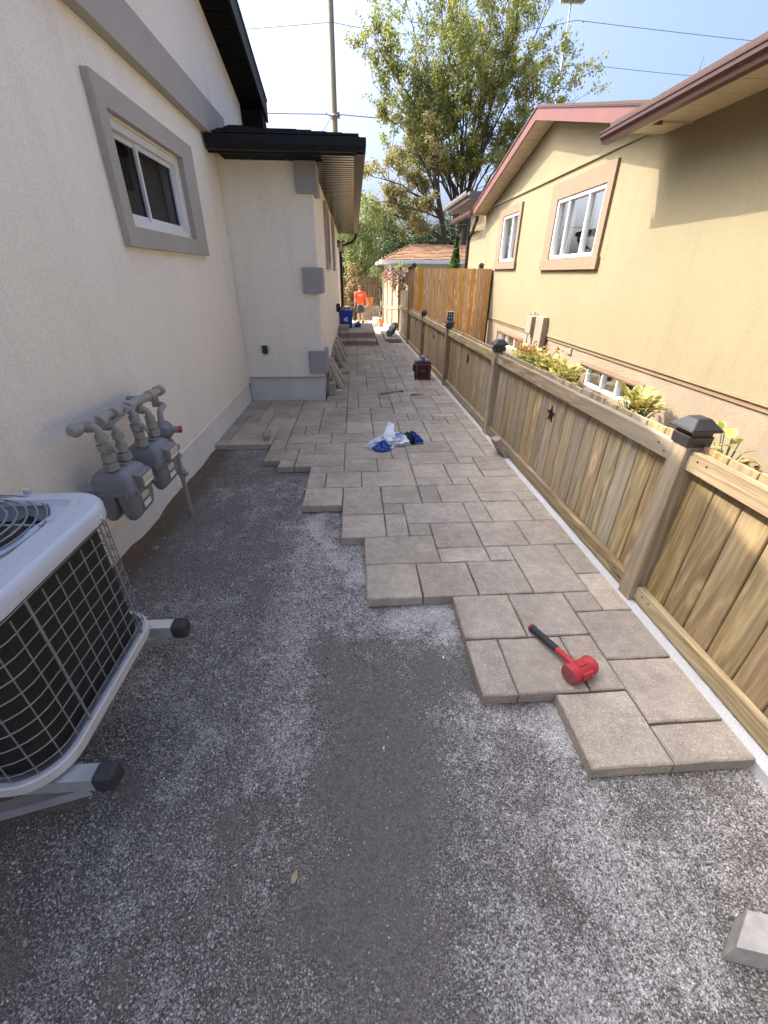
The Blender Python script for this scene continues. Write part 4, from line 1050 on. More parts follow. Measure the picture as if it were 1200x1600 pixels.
def loose(label, loc, rot, size, group, name='loose_paver', th=.055):
    me = slab_mesh(1, 1, 0, TH)
    key = ('loose', size, th)
    if key not in slabmesh:
        mb = MB(); mb.box(-size[0]/2, -size[1]/2, 0, size[0]/2, size[1]/2, th); m_ = mb.mesh('loose_paver', 'paver_stone'); bevel(m_, .006, 1); slabmesh[key] = m_
    o = obj(name, slabmesh[key], None, loc, rot); return tag(o, label, 'paver', group)
LG = 'loose pavers leaning along the house wing'
pz = lambda y: gz(y)+TH
Lx = BX+.01
def lean(label, y, depth, h, ang, yaw=0, dx=0.):
    t = R(ang); w = depth
    base_x = Lx+h*math.sin(t)+.055*math.cos(t)+dx
    key = ('lean', depth, h)
    if key not in slabmesh:
        mb = MB(); mb.box(-.055, -depth/2, 0, 0, depth/2, h); m_ = mb.mesh('loose_paver', 'paver_stone'); bevel(m_, .006, 1); slabmesh[key] = m_
    o = obj('loose_paver', slabmesh[key], None, (base_x, y, pz(y)), (0, -t, yaw)); tag(o, label, 'paver', LG)
lean('dark paver leaning on wing wall just behind the white paper scrap', 6.55, .32, .40, 24)
lean('brown paver leaning on wing wall, second behind the white paper', 6.98, .30, .40, 27)
lean('paver leaning on wing wall, nearest of the three before the steps', 8.35, .30, .42, 20)
lean('paver leaning on wing wall, middle of the three before the steps', 9.05, .30, .44, 24)
lean('paver leaning on wing wall, last of the three before the steps', 9.75, .30, .44, 26)
loose('short paver offcut lying flat between the leaning pavers', (-.22, 7.62, pz(7.62)), (0, 0, .1), (.20, .12), LG)
loose('small upright paver chip at the wing corner under the quoin', (BX+.075, 6.10, pz(6.1)), (0, 0, 0), (.10, .16), LG, 'paver_offcut', .17)
loose('narrow paver offcut lying on the paving by the stucco wall', (-.945, 4.22, pz(4.2)), (R(0), R(0), R(8)), (.055, .22), None, 'paver_offcut', .05)
tag(bpy.data.objects['paver_offcut.001'] if 'paver_offcut.001' in bpy.data.objects else None or bpy.data.objects['paver_offcut'], None)
oc = loose('brown paver offcut tipped against the fence bottom rail', (1.315, 3.62, .0), (R(-18), R(58), R(-12)), (.20, .15), None, 'paver_offcut', .06)
oc.location.z = .075
loose('short stack paver in front of the blue recycling box', (-.28, 12.35, .177), (0, 0, 0), (.27, .30), None, 'loose_paver', .12)
# block at the lower right edge of the frame
bk = MB(); bk.loops([[(x*s, y*s, z) for x, y in ((.0, .0), (.19, -.05), (.215, .035), (.088, .066))] for s, z in ((.95, 0), (1., .01), (.98, .082), (.94, .09))])
b_ = part('stone_block', bk, 'pale_stone'); b_.location = (.885, .292, -.002)
tag(b_, 'pale concrete block lying on gravel near the fence, at the frame edge', 'block')

# ------------------------------------------------------------------ tools and rubbish on the paving
def pt_top(x, y): return Vector((x, y, gz(y)+TH+.002))
ma = thing('mallet', 'red dead-blow mallet with black grip lying on the pavers', 'mallet', pt_top(.885, 1.12), rot=(0, 0, 0))
h0 = pt_top(.885, 1.10)+Vector((0, 0, .042)); h1 = pt_top(.785, 1.365)+Vector((0, 0, .018)); hd = (h1-h0).normalized()
q = MB(); q.tube([h0+hd*.02, h0+hd*.05, h0+hd*.13], [.017, .0145, .0135], 12); part('handle', q, 'mallet_red', ma, smooth=True)
q = MB(); gl_ = [h0+hd*(.125+.155*t) for t in np.linspace(0, 1, 13)]
q.tube(gl_, [.0150+(.0014 if i % 2 else 0)+(.002 if i > 10 else 0) for i in range(13)], 12); part('grip', q, 'dark_rubber', ma, smooth=True)
q = MB(); q.tube([h0+hd*.278, h0+hd*.284, h0+hd*.290], [.0165, .0185, .013], 12); part('grip_end', q, 'mallet_red', ma, smooth=True)
hx_ = Vector((hd.y, -hd.x, 0)).normalized()
q = MB(); q.tube([h0-hx_*.062, h0-hx_*.058, h0-hx_*.05, h0-hx_*.03, h0+hx_*.03, h0+hx_*.05, h0+hx_*.058, h0+hx_*.062], [.036, .040, .041, .037, .037, .041, .040, .036], 22); part('head', q, 'mallet_red', ma, smooth=True)
q = MB(); q.cyl(h0-hx_*.0655, h0-hx_*.062, .035, 22); q.cyl(h0+hx_*.062, h0+hx_*.0655, .035, 22); part('striking_face', q, 'mallet_face', ma)
fr3 = Matrix((hx_, hd, hx_.cross(hd))).transposed().to_4x4(); fr3.translation = h0
q = MB(); q.xbox(fr3 @ Matrix.Translation((0, -.036, .0)), .05, .014, .034); q.xbox(fr3 @ Matrix.Translation((0, .0, .037)), .046, .03, .006); part('emblem', q, 'red_paint', ma, bev=.003)

hm = thing('claw_hammer', 'claw hammer with orange grip lying on the pavers', 'hammer', pt_top(.48, 6.1))
a, b = pt_top(.34, 6.03)+Vector((0, 0, .016)), pt_top(.655, 6.2)+Vector((0, 0, .016)); d = (b-a)
q = MB(); q.tube([a, a+d*.05, a+d*.35, a+d*.45], [.016, .019, .018, .013], 10); part('grip', q, 'orange_handle', hm, smooth=True)
q = MB(); q.tube([a+d*.45, a+d*.98], .009, 8); part('shaft', q, 'steel', hm)
pd = Vector((-d.y, d.x, 0)).normalized()
q = MB(); q.tube([b+pd*.07+Vector((.02, 0, 0)), b+pd*.03, b, b-pd*.035, b-pd*.05], [.006, .012, .015, .013, .017], 10); part('head', q, 'steel', hm, smooth=True)
cs = thing('chisel', 'small wood-handled chisel lying near the hammer', 'chisel', pt_top(.87, 5.98))
a, b = pt_top(.775, 5.96)+Vector((0, 0, .014)), pt_top(.975, 6.0)+Vector((0, 0, .01)); d = b-a
q = MB(); q.tube([a, a+d*.1, a+d*.45, a+d*.5], [.012, .015, .014, .009], 10); part('handle', q, 'wood_handle', cs, smooth=True)
q = MB(); q.bar(a+d*.5, b, .016, .006); part('blade', q, 'steel', cs)
q = MB(); Mx = Matrix.Translation(pt_top(-.295, 6.38)+Vector((0, 0, .004))) @ Euler((0, 0, .15)).to_matrix().to_4x4(); q.xbox(Mx, .13, .20, .003); pp = part('paper_scrap', q, 'paper_white')
tag(pp, 'white scrap of paper lying by the leaning pavers', 'paper')
q = MB(); q.xbox(Mx @ Matrix.Translation((-.01, -.01, .003)), .03, .04, .002); part('print', q, 'black_plastic', pp)

# crumpled cement bag
bagp = thing('plastic_bag', 'crumpled white and blue plastic bag lying on the pavers', 'bag', pt_top(.37, 3.95), rot=(0, 0, R(14)))
def crumple(name, size, mat, parent, seed, off=(0, 0, 0), n=26, amp=.28, pinch=None, flat=.35, yaw=0):
    r = np.random.default_rng(seed); mb = MB(); rows = []
    for i in range(n+1):
        u = i/n; ring = []
        prof_ = (math.sin(PI*min(1, max(.04, u*.96+.02))))**.45
        if pinch: prof_ *= pinch(u)
        for j in range(n):
            t = 2*PI*j/n; x = (u-.5)*size[0]
            cr = 1+amp*(float(vnoise(u*3.1+seed, t*.9, 1.5, seed))-.5)+amp*.9*(abs(float(vnoise(u*4+seed+7, t*1.3, 3.1, seed+1))-.5)*2-.4)+amp*.35*(abs(float(vnoise(u*9+seed, t*2.3, 3.3, seed+5))-.5)*2-.4)
            y = math.cos(t)*size[1]/2*prof_*cr; z = math.sin(t)*size[2]/2*prof_*cr
            z = max(z, -size[2]*flat*.5)+size[2]*flat*.5
            p = Euler((0, 0, yaw)).to_matrix() @ Vector((x, y, z))
            ring.append((p.x+off[0], p.y+off[1], p.z+off[2]+.002))
        rows.append(ring)
    mb.loops(rows); return part(name, mb, mat, parent, local=True)
body = crumple('bag_body', (.38, .24, .13), 'bag_white', bagp, 3, (-.02, 0, 0), amp=.7)
crumple('bag_neck', (.22, .13, .10), 'bag_white', bagp, 8, (-.20, -.02, 0), amp=.9, yaw=.5)
crumple('blue_fold', (.17, .15, .09), 'bag_blue', bagp, 12, (-.17, -.12, 0), amp=.8, yaw=.9)

eb = crumple('blue_end', (.13, .20, .12), 'bag_blue', bagp, 17, (.205, .01, 0), amp=.7, yaw=.25)
q = MB(); crumple('dark_band', (.06, .20, .125), 'black_plastic', bagp, 19, (.150, .0, 0), amp=.5, yaw=.2)
fl = MB(); fl.add([(-.10, .07, .06), (.02, .10, .07), (.07, .22, .13), (.01, .25, .15), (-.03, .2, .10), (-.02, .16, .10)], [(0, 1, 5), (1, 2, 4, 5), (2, 3, 4), (0, 5, 4)]); fl2 = part('bag_flap', fl, 'bag_white', bagp, local=True)
fl2.modifiers.new('thick', 'SOLIDIFY').thickness = .006
crumple('bag_corner', (.14, .05, .03), 'bag_white', bagp, 31, (.23, -.05, 0), amp=.6, yaw=-.4)
pr_ = MB()                                                         # printed bars on the bag, lying on its crown
for k in range(4):
    pr_.xbox(Matrix.Translation((.045+.0*k, -.02+.022*k-.02, .100-.004*abs(k-1.5))) @ Euler((-.25+.12*k, -.1, .12)).to_matrix().to_4x4(), .085, .009, .004)
pr_.xbox(Matrix.Translation((-.09, .0, .092)) @ Euler((.0, -.15, .5)).to_matrix().to_4x4(), .12, .02, .004)
part('print', pr_, 'print_blue', bagp, local=True)

rd = thing('radio', 'black and red jobsite radio with top handle on the paving by the fence', 'radio', pt_top(1.115, 7.16), rot=(0, 0, R(-4)))
q = MB(); q.box(-.125, -.10, .0, .125, .10, .27); part('body', q, 'black_plastic', rd, bev=.02, local=True)
q = MB()
for b in ((-.112, .02, -.098, .25), (.098, .02, .112, .25), (-.098, .236, .098, .25), (-.098, .02, .098, .03)): q.box(b[0], -.112, b[1], b[2], -.098, b[3])
part('red_trim', q, 'red_paint', rd, bev=.003, local=True)
q = MB(); q.box(-.085, -.108, .165, .085, -.099, .228); part('display', q, 'solar_panel', rd, local=True)
q = MB(); q.cyl((0, -.108, .142), (0, -.1, .142), .03, 24); q.v = [(x*1.6, y, .142+(z-.142)*.55) for x, y, z in q.v]; part('badge', q, 'red_paint', rd, local=True)
q = MB()
for k in range(7): q.box(-.085, -.105, .034+k*.011, .085, -.099, .040+k*.011)
part('speaker_grille', q, 'dark_rubber', rd, local=True)
q = MB(); q.box(-.105, -.08, .272, .105, .08, .305); q.box(-.03, -.09, .305, .03, .09, .365); part('handle', q, 'meter_paint', rd, bev=.012, local=True)
q = MB(); q.cyl((-.126, -.02, .20), (-.165, -.02, .20), .04, 14); q.box(-.16, -.04, .12, -.126, .03, .16); part('knob', q, 'black_plastic', rd, local=True)
q = MB()
for a in (-1, 1):
    for b in (-1, 1): q.tube([(a*.118, b*.093, .0), (a*.118, b*.093, .27)], .014, 8)
part('corner_guard', q, 'dark_rubber', rd, local=True)

# ------------------------------------------------------------------ far end of the path
rb = thing('recycling_box', 'blue recycling box full of papers on the paver platform', 'recycling box', (-.235, 12.85, .178))
q = MB()
o_ = [[(x, y, z) for x, y in rrect(-.185*s, -.16*s, .185*s, .16*s, .02, 3)] for s, z in ((.86, 0), (.99, .40), (1., .40), (1.06, .42), (1.06, .45), (1.02, .45), (.96, .42), (.84, .02))]
q.loops(o_, cap0=True, cap1=True); part('tub', q, 'bin_blue', rb, local=True)
q = MB()
for k in range(3):                                                 # three chasing arrows
    Mx = Matrix.Translation((0, -.158, .22)) @ Euler((0, k*2*PI/3, 0)).to_matrix().to_4x4() @ Euler((R(-6), 0, 0)).to_matrix().to_4x4()
    for poly in ([(-.062, -.028), (-.030, -.028), (-.002, .022), (-.020, .038)], [(-.020, .041), (.012, .041), (.018, .058), (-.012, .058)], [(.010, .022), (.050, .036), (.020, .072)]):
        vs = [Mx @ Vector((a, .0, b)) for a, b in poly]; n_ = len(vs)
        q.add(vs+[v+Vector((0, .01, 0)) for v in vs], [tuple(range(n_)), tuple(range(n_, 2*n_))[::-1]]+[(i, n_+i, n_+(i+1) % n_, (i+1) % n_) for i in range(n_)])
part('recycling_symbol', q, 'paper_white', rb, local=True)
for k in range(7):
    q = MB(); q.xbox(Matrix.Translation((-.13+.045*k, rj.uniform(-.08, .08), .44+rj.random()*.04)) @ Euler((rj.uniform(-.5, .5), rj.uniform(-.6, .6), rj.random())).to_matrix().to_4x4(), .10, .02, .12)
    pp = part('waste_paper', q, ['paper_white', 'meter_box', 'bag_white', 'bag_blue'][k % 4], None, bev=.004)
    pp.location = rb.location
    tag(pp, ['leftmost white paper sticking out of the blue recycling box', 'brown card second from left in the blue recycling box', 'glossy white wrapper left of centre in the blue recycling box', 'dark blue packet in the middle of the blue recycling box', 'white paper right of the blue packet in the recycling box', 'brown card near the right end of the blue recycling box', 'glossy white wrapper at the right end of the blue recycling box'][k], 'paper', 'waste in the recycling box')
bb_ = thing('cement_bag', 'dark blue bag slumped on the platform beside the recycling box', 'bag', (.10, 13.0, .178), rot=(0, R(-14), R(-30)))
crumple('bag_body', (.20, .17, .20), 'bag_blue', bb_, 41, (0, 0, 0), amp=.5)
q = MB(); q.xbox(Matrix.Translation((0, -.075, .10)), .09, .006, .05); part('print', q, 'paper_white', bb_, local=True)
lg_ = thing('paver_ledge', 'low ledge of pavers laid along the fence beyond the steps', 'ledge', (1.08, 13.5, -.17))
for k in range(9):
    for r_ in range(2):
        for c in range(1):
            mb = MB(); y = 12.2+k*.30; mb.box(.84+.0, y, gz(y)-.02+r_*.075, 1.27, y+.292, gz(y)+.05+r_*.075); part('paver', mb, 'paver_stone', lg_, bev=.006, seg=1)
gb = thing('grey_bag', 'crumpled grey bag on the paver ledge by the fence', 'bag', (1.02, 12.75, -.045), rot=(0, R(-52), R(20)))
crumple('bag_body', (.46, .22, .24), 'grey_bag', gb, 52, (.16, 0, 0), amp=.7)
crumple('bag_fold', (.22, .16, .14), 'bag_white', gb, 57, (.18, -.05, .10), amp=.8)
bucket = lambda name, lab, x, y, z, r, h, mat, grp=None: None
def make_bucket(lab, x, y, z, r, h, mat):
    g = thing('bucket', lab, 'bucket', (x, y, z)); q = MB()
    th = np.linspace(0, 2*PI, 21)[:-1]
    L = lambda rr_, zz_: [(rr_*math.cos(t), rr_*math.sin(t), zz_) for t in th]
    q.loops([L(r*.82, 0), L(r*.99, h*.9), L(r*1.06, h*.9), L(r*1.06, h), L(r*.97, h), L(r*.80, .02)]); part('tub', q, mat, g, smooth=True, local=True)
    q = MB(); q.tube([(r*1.05*math.cos(t), -.02-r*.4*math.sin(t), h*.92-r*.5*math.sin(t)) for t in np.linspace(0, PI, 13)], .006, 6); part('bail', q, 'steel', g, local=True)
# low wall of stacked pavers behind the worker
sw = thing('paver_stack', 'low stacked paver wall behind the worker in the yard', 'paver stack', (-.1, 25.2, -.7))
for r_ in range(5):
    for k in range(7):
        mb = MB(); a = -1.6+k*.42+(r_ % 2)*.15; mb.box(a, 25.05, -.69+r_*.135, a+.412, 25.4, -.69+r_*.135+.13); part('paver', mb, 'paver_stone', sw, bev=.01, seg=1)
make_bucket('orange bucket on the stacked pavers beside the worker', .84, 25.2, -.015, .19, .42, 'orange_plastic')
make_bucket('white bucket on the sand at the fence', 1.05, 22.6, gz(22.6), .16, .34, 'bag_white')
make_bucket('terracotta coloured pot by the far fence post', 1.27, 21.6, gz(21.6), .13, .28, 'terracotta')
mbx = MB(); mbx.xbox(Matrix.Translation((.86, 21.9, gz(22)+.10)) @ Euler((0, 0, .5)).to_matrix().to_4x4(), .34, .3, .2); s_ = part('white_sack', mbx, 'bag_white', bev=.06, seg=3)
tag(s_, 'small white sack slumped on the sand near the fence', 'sack')

# ------------------------------------------------------------------ the worker
def skin(name, verts, edges, radii, mat, parent, root=0, sub=1):
    me = bpy.data.meshes.new(name); me.from_pydata(verts, edges, [])
    o = bpy.data.objects.new(name, me); COL.objects.link(o)
    sm = o.modifiers.new('skin', 'SKIN'); sm.use_smooth_shade = True
    for i, v in enumerate(me.skin_vertices[0].data):
        rr_ = radii[i]; v.radius = rr_ if isinstance(rr_, tuple) else (rr_, rr_); v.use_root = (i == root)
    ss = o.modifiers.new('sub', 'SUBSURF'); ss.levels = sub; ss.render_levels = sub
    dg = bpy.context.evaluated_depsgraph_get(); nm = bpy.data.meshes.new_from_object(o.evaluated_get(dg))
    bpy.data.objects.remove(o); nm.name = name; nm.materials.clear(); nm.materials.append(MATS[mat])
    return obj(name, nm, parent)
wy = 22.6
man = thing('person', 'worker in orange t-shirt, dark shorts and cap walking away on the sand', 'person', (.30, wy, gz(wy)), rot=(0, 0, R(4)))
vt = [(0, 0, .90), (0, .01, 1.08), (0, .02, 1.28), (0, .02, 1.40), (0, .03, 1.47), (0, .05, 1.56), (0, .06, 1.64),
      (-.09, 0, .86), (-.10, -.02, .47), (-.10, .02, .09), (-.10, .12, .035),
      (.09, 0, .86), (.11, .10, .48), (.12, .02, .12), (.12, .11, .045),
      (-.18, .02, 1.38), (-.25, .02, 1.10), (-.25, .10, .87), (-.25, .13, .80),
      (.18, .02, 1.38), (.30, .04, 1.13), (.40, .14, .96), (.43, .18, .90)]
ed = [(0, 1), (1, 2), (2, 3), (3, 4), (4, 5), (5, 6), (0, 7), (7, 8), (8, 9), (9, 10), (0, 11), (11, 12), (12, 13), (13, 14), (3, 15), (15, 16), (16, 17), (17, 18), (3, 19), (19, 20), (20, 21), (21, 22)]
rd_ = [(.14, .10), (.14, .095), (.16, .10), (.13, .085), .05, .085, .07, .085, .058, .04, .035, .085, .058, .04, .035, .055, .042, .032, .03, .055, .042, .032, .03]
for w_, hd_, s in ((18, (0, .03, -.09), -1), (22, (.035, .05, -.07), 1)):
    base = Vector(vt[w_]); hv = Vector(hd_)
    for f_ in range(4):
        off = Vector((s*.004, (f_-1.5)*.019, 0)); p1 = base+off+hv*.45; p2 = base+off+hv*(.95-.06*abs(f_-1.3)); n0 = len(vt)
        vt += [tuple(p1), tuple(p2+Vector((-s*.012, 0, 0)))]; ed += [(w_, n0), (n0, n0+1)]; rd_ += [.009, .008]
    n0 = len(vt); vt += [tuple(base+Vector((-s*.01, .035, -.02))), tuple(base+Vector((-s*.016, .05, -.055)))]; ed += [(w_, n0), (n0, n0+1)]; rd_ += [.010, .009]
bodyo = skin('body', vt, ed, rd_, 'skin', man)
skin('t_shirt', [(0, 0, .86), (0, .01, 1.06), (0, .02, 1.28), (0, .02, 1.41), (0, .03, 1.455), (-.19, .02, 1.385), (-.255, .02, 1.16), (.19, .02, 1.385), (.30, .035, 1.17)],
     [(0, 1), (1, 2), (2, 3), (3, 4), (3, 5), (5, 6), (3, 7), (7, 8)], [(.205, .135), (.195, .125), (.205, .125), (.16, .105), .06, .085, .075, .085, .075], 'shirt_orange', man)
skin('shorts', [(0, 0, .92), (0, 0, .82), (-.10, -.005, .72), (-.105, -.015, .50), (.10, .02, .72), (.115, .085, .52)], [(0, 1), (1, 2), (2, 3), (1, 4), (4, 5)], [(.17, .12), (.17, .125), .105, .095, .105, .095], 'shorts_dark', man)
for x_, y_, lift in ((-.10, .06, 0), (.12, .06, .01)):
    skin('boot', [(x_, -.02+y_-.04, .06+lift), (x_, .03+y_-.04, .045+lift), (x_, .15+y_-.03, .035+lift), (x_, -.02+y_-.03, .16+lift)], [(0, 1), (1, 2), (0, 3)], [.06, .058, .045, .058], 'boot_dark', man)
skin('cap', [(0, .055, 1.60), (0, .055, 1.66), (0, .06, 1.71)], [(0, 1), (1, 2)], [(.098, .105), (.10, .11), .06], 'cap_grey', man)
q = MB(); q.box(-.07, .14, 1.635, .07, .24, 1.65); part('cap_peak', q, 'cap_grey', man, bev=.006, local=True)
q = MB(); q.box(-.055, .045-.105, 1.53, .055, .045-.04, 1.60)
hair = skin('hair', [(0, .035, 1.53), (0, .03, 1.60)], [(0, 1)], [(.08, .085), (.092, .095)], 'boot_dark', man)
q = MB()
for k in range(3): q.box(-.085+k*.06, -.129, 1.30, -.045+k*.06, -.124, 1.335)
q.box(-.03, -.131, 1.23, .02, -.126, 1.25)
part('shirt_print', q, 'paper_white', man, local=True)

# ------------------------------------------------------------------ plants
hm_ = MB(); nl = 7
ctr = [(0, 0, 0)]
prof_l = [(0, .0), (.12, .20), (.35, .36), (.6, .36), (.82, .22), (1, 0)]
lv_v, lv_f, lv_e = [], [], []
for u, w in prof_l:
    z = .10*math.sin(u*2.6)-.10*u*u
    for s in (-1, -.55, 0, .55, 1):
        lv_v.append((s*w, u, z+.10*abs(s)*w)); lv_e.append(abs(s))
for i in range(len(prof_l)-1):
    for j in range(4): lv_f.append((i*5+j, i*5+j+1, i*5+j+6, i*5+j+5))
hl = bpy.data.meshes.new('leaf'); hl.from_pydata(lv_v, [], lv_f); hl.materials.append(MATS['leaf_hosta'])
a_ = hl.attributes.new('edge', 'FLOAT', 'POINT'); a_.data.foreach_set('value', lv_e); hl.polygons.foreach_set('use_smooth', [True]*len(hl.polygons))
def hosta_plant(label, x, y, z, spread, n, seed, size=.12):
    g = thing('hosta_plant', label, 'plant', (x, y, z), 'hostas in the neighbour\'s bed'); r = random.Random(seed)
    q = MB()
    for k in range(n):
        az = r.uniform(0, 2*PI); el = r.uniform(.15, 1.3); rad = spread*r.uniform(.1, 1)*.55
        p = Vector((math.cos(az)*rad*.55, math.sin(az)*rad, .10+.26*math.sin(el)*r.uniform(.6, 1)))
        o = obj('leaf', hl, g, p, Euler((el-.35+r.uniform(-.3, .3), r.uniform(-.35, .35), az-PI/2))); s = size*r.uniform(.65, 1.15); o.scale = (s, s, s)
        q.tube([(p.x*.25, p.y*.25, 0), (p.x*.7, p.y*.7, p.z*.6), tuple(p)], .004, 4)
    part('stalk', q, 'leaf_cedar', g, local=True); return g
def stuffleaf(name, mat, parent, pts, size, seed, local=False, flat=0., up=0.):
    """many small leaf faces in one mesh"""
    r = np.random.default_rng(seed); pts = np.asarray(pts, float); n = len(pts)
    if parent is not None and not local: pts = pts-np.array(wm(parent).translation)
    d = r.normal(size=(n, 3)); d[:, 2] = d[:, 2]*(1-flat)+up; d /= np.linalg.norm(d, axis=1)[:, None]
    e = r.normal(size=(n, 3)); e = e-d*np.sum(e*d, 1)[:, None]; e /= np.linalg.norm(e, axis=1)[:, None]
    s = r.uniform(.6, 1.25, n)[:, None]*size
    a = pts-d*s*.5; b = pts+e*s*.26; c = pts+d*s*.5; f = pts-e*s*.26
    v = np.stack([a, b, c, f], 1).reshape(-1, 3)
    me = bpy.data.meshes.new(name); me.vertices.add(4*n); me.vertices.foreach_set('co', v.reshape(-1))
    me.loops.add(4*n); me.loops.foreach_set('vertex_index', np.arange(4*n, dtype=np.int32))
    me.polygons.add(n); me.polygons.foreach_set('loop_start', np.arange(0, 4*n, 4, dtype=np.int32)); me.polygons.foreach_set('loop_total', np.full(n, 4, np.int32))
    me.update(); me.validate(); me.materials.append(MATS[mat])
    return tag(obj(name, me, parent), kind='stuff')
hz = .03
hosta_plant('hosta clump with yellow-edged leaves under the near basement window', 3.12, 4.42, .02, .55, 114, 1)
hosta_plant('hosta clump just right of the red flowers, before the vent', 3.1, 6.15, 0, .6, 102, 2)
hosta_plant('hosta clump between the red flowers and the basement window', 3.1, 6.75, 0, .6, 102, 3)
hosta_plant('hosta clump behind the red flowers below the meter cabinets', 3.1, 7.35, 0, .6, 102, 4)
hosta_plant('sparse hosta with few leaves behind the near post cap', 3.15, 3.12, .02, .4, 16, 5, .12)
hosta_plant('hosta clump farthest along the cream wall', 3.1, 7.95, 0, .6, 90, 6)
def flower_plant(lab, x, y, z, n, h, seed):
    g = thing('flowering_plant', lab, 'plant', (x, y, z)); r = np.random.default_rng(seed); q = MB(); P_ = []; L_ = []
    for k in range(n):
        ox, oy = r.normal(0, .12, 2); hh = h*r.uniform(.7, 1.1); q.tube([(ox*.4, oy*.6, 0), (ox, oy*1.6, hh)], .004, 4)
        for t in range(14): P_.append((ox+r.normal(0, .025), oy*1.6+r.normal(0, .025), hh*r.uniform(.75, 1.05)))
        for t in range(14): L_.append((ox*.8+r.normal(0, .05), oy*1.2+r.normal(0, .05), hh*r.uniform(.1, .7)))
    part('stem', q, 'leaf_cedar', g, local=True); stuffleaf('flower', 'petal_red', g, P_, .055, seed, True); stuffleaf('leaf', 'leaf_mid', g, L_, .09, seed+1, True)
flower_plant('upright orange-red flower spikes in front of the meter cabinets', 2.95, 7.25, 0, 11, .50, 3)
flower_plant('low red flowers in the bed behind the nearest fence bay', 3.2, 2.75, .0, 3, .16, 6)

def limb_tree(name, label, cat, base, limbs, trunk_pts, trunk_r, leafmat_, nleaf, leaf, seed, group=None, bush=False):
    g = thing(name, label, cat, base, group); r = random.Random(seed); rn_ = np.random.default_rng(seed)
    q = MB(); q.tube(trunk_pts, trunk_r, 10)
    tw = MB(); P_ = []
    for st_, tgt, rad in limbs:
        st_, tgt = Vector(st_), Vector(tgt); L = (tgt-st_).length; ctrl = st_+(tgt-st_)*.45+Vector((0, 0, L*.12))+Vector((r.uniform(-1, 1), r.uniform(-1, 1), 0))*L*.05
        N_ = 9; pts = [st_*(1-t)**2+ctrl*2*t*(1-t)+tgt*t*t+Vector((r.uniform(-1, 1), r.uniform(-1, 1), r.uniform(-1, 1)))*.02*L*(0 < t < 1) for t in np.linspace(0, 1, N_)]
        q.tube(pts, [rad*(1-.85*i/(N_-1)) for i in range(N_)], 6)
        for k in range(int(5+L*1.3)):
            t = r.uniform(.25, 1); i = min(N_-2, int(t*(N_-1))); p = pts[i].lerp(pts[i+1], t*(N_-1)-i)
            dv = ((tgt-st_).normalized()*.55+Vector((r.gauss(0, .7), r.gauss(0, .7), r.gauss(.35, .45)))).normalized(); l2 = L*r.uniform(.16, .38)*(1.15-t*.5)
            mid = p+dv*l2*.5+Vector((r.gauss(0, .05), r.gauss(0, .05), .05))*l2; e_ = p+dv*l2+Vector((0, 0, .12*l2))
            tw.tube([p, mid, e_], [rad*.28, rad*.17, rad*.06], 5)
            for m_ in range(4):
                s2 = r.uniform(.3, 1); p2 = p.lerp(e_, s2); d3 = (dv*.5+Vector((r.gauss(0, .7), r.gauss(0, .7), r.gauss(.25, .5)))).normalized(); l3 = l2*r.uniform(.25, .55)
                e3 = p2+d3*l3; tw.tube([p2, e3], [rad*.09, rad*.03], 4)
                P_.append((p2, e3))
    part('trunk', q, 'bark', g, smooth=True); tag(part('branch', tw, 'bark', g, smooth=True), kind='stuff')
    per_ = max(1, nleaf//len(P_)); pts = []
    for a, b in P_:
        if rn_.random() < .12: continue
        k = int(per_*rn_.uniform(.3, 1.9)); t = rn_.uniform(.1, 1.1, k)[:, None]
        pts.append(np.array(a)*(1-t)+np.array(b)*t+rn_.normal(0, .11, (k, 3)))
    stuffleaf('crown', leafmat_, g, np.concatenate(pts), leaf, seed+3)
    return g
fk = (6.3, 28, 4.6)
tg = [(1.0, 27, 11.2), (2.4, 29, 12.8), (3.8, 27.5, 13.6), (5.4, 29, 14.6), (6.8, 27, 14.8), (8.2, 29, 14.0), (9.6, 27.5, 12.6), (10.9, 28.5, 11.0), (11.6, 28, 9.4), (10.0, 27, 8.6), (2.2, 28, 9.6), (4.6, 26.5, 11.2), (7.6, 26.5, 11.6), (5.6, 30, 12.2), (8.8, 30, 10.4), (3.4, 29.5, 8.6), (7.0, 29, 9.0), (1.9, 29, 7.4), (3.2, 27, 7.6), (2.0, 28.5, 8.4), (1.2, 28, 9.6), (3.0, 28, 10.6), (4.2, 29, 9.8), (9.2, 28.5, 9.4), (5.8, 28, 9.2), (7.6, 28, 13.2)]
limb_tree('elm_tree', 'tall spreading tree with sparse yellowing leaves behind the cream house', 'tree', (6.4, 28, -.8),
          [((6.3+random.uniform(-.2, .2), 28, 3.6+.25*(k % 7)), t, .06) for k, t in enumerate(tg)],
          [(6.5, 28, -.8), (6.4, 28, 2), (6.3, 28, 4.2), (6.25, 28, 5.6)], [.27, .22, .18, .1], 'leaf_elm', 70000, .145, 11)
limb_tree('leaning_tree', 'leaning tree with browning leaves left of the tall tree', 'tree', (5.3, 26, -.8),
          [((4.6, 26, 4.0), (2.2, 26, 6.2), .07), ((4.6, 26, 4.2), (1.0, 25.5, 5.6), .07), ((4.5, 26, 4.6), (2.8, 26.5, 7.4), .08), ((4.5, 26, 4.6), (4.0, 26, 7.6), .07), ((4.9, 26, 3.0), (2.6, 25.5, 3.6), .06), ((4.8, 26, 3.2), (1.4, 26, 4.2), .06), ((4.6, 26, 4.0), (3.4, 25, 4.6), .06), ((4.7, 26, 4), (.7, 26, 4.6), .05)],
          [(5.3, 26, -.8), (5.1, 26, 2), (4.6, 26, 4.2), (4.2, 26, 5.6), (3.9, 26, 6.8)], [.2, .17, .14, .1, .06], 'leaf_brown', 11000, .14, 12)
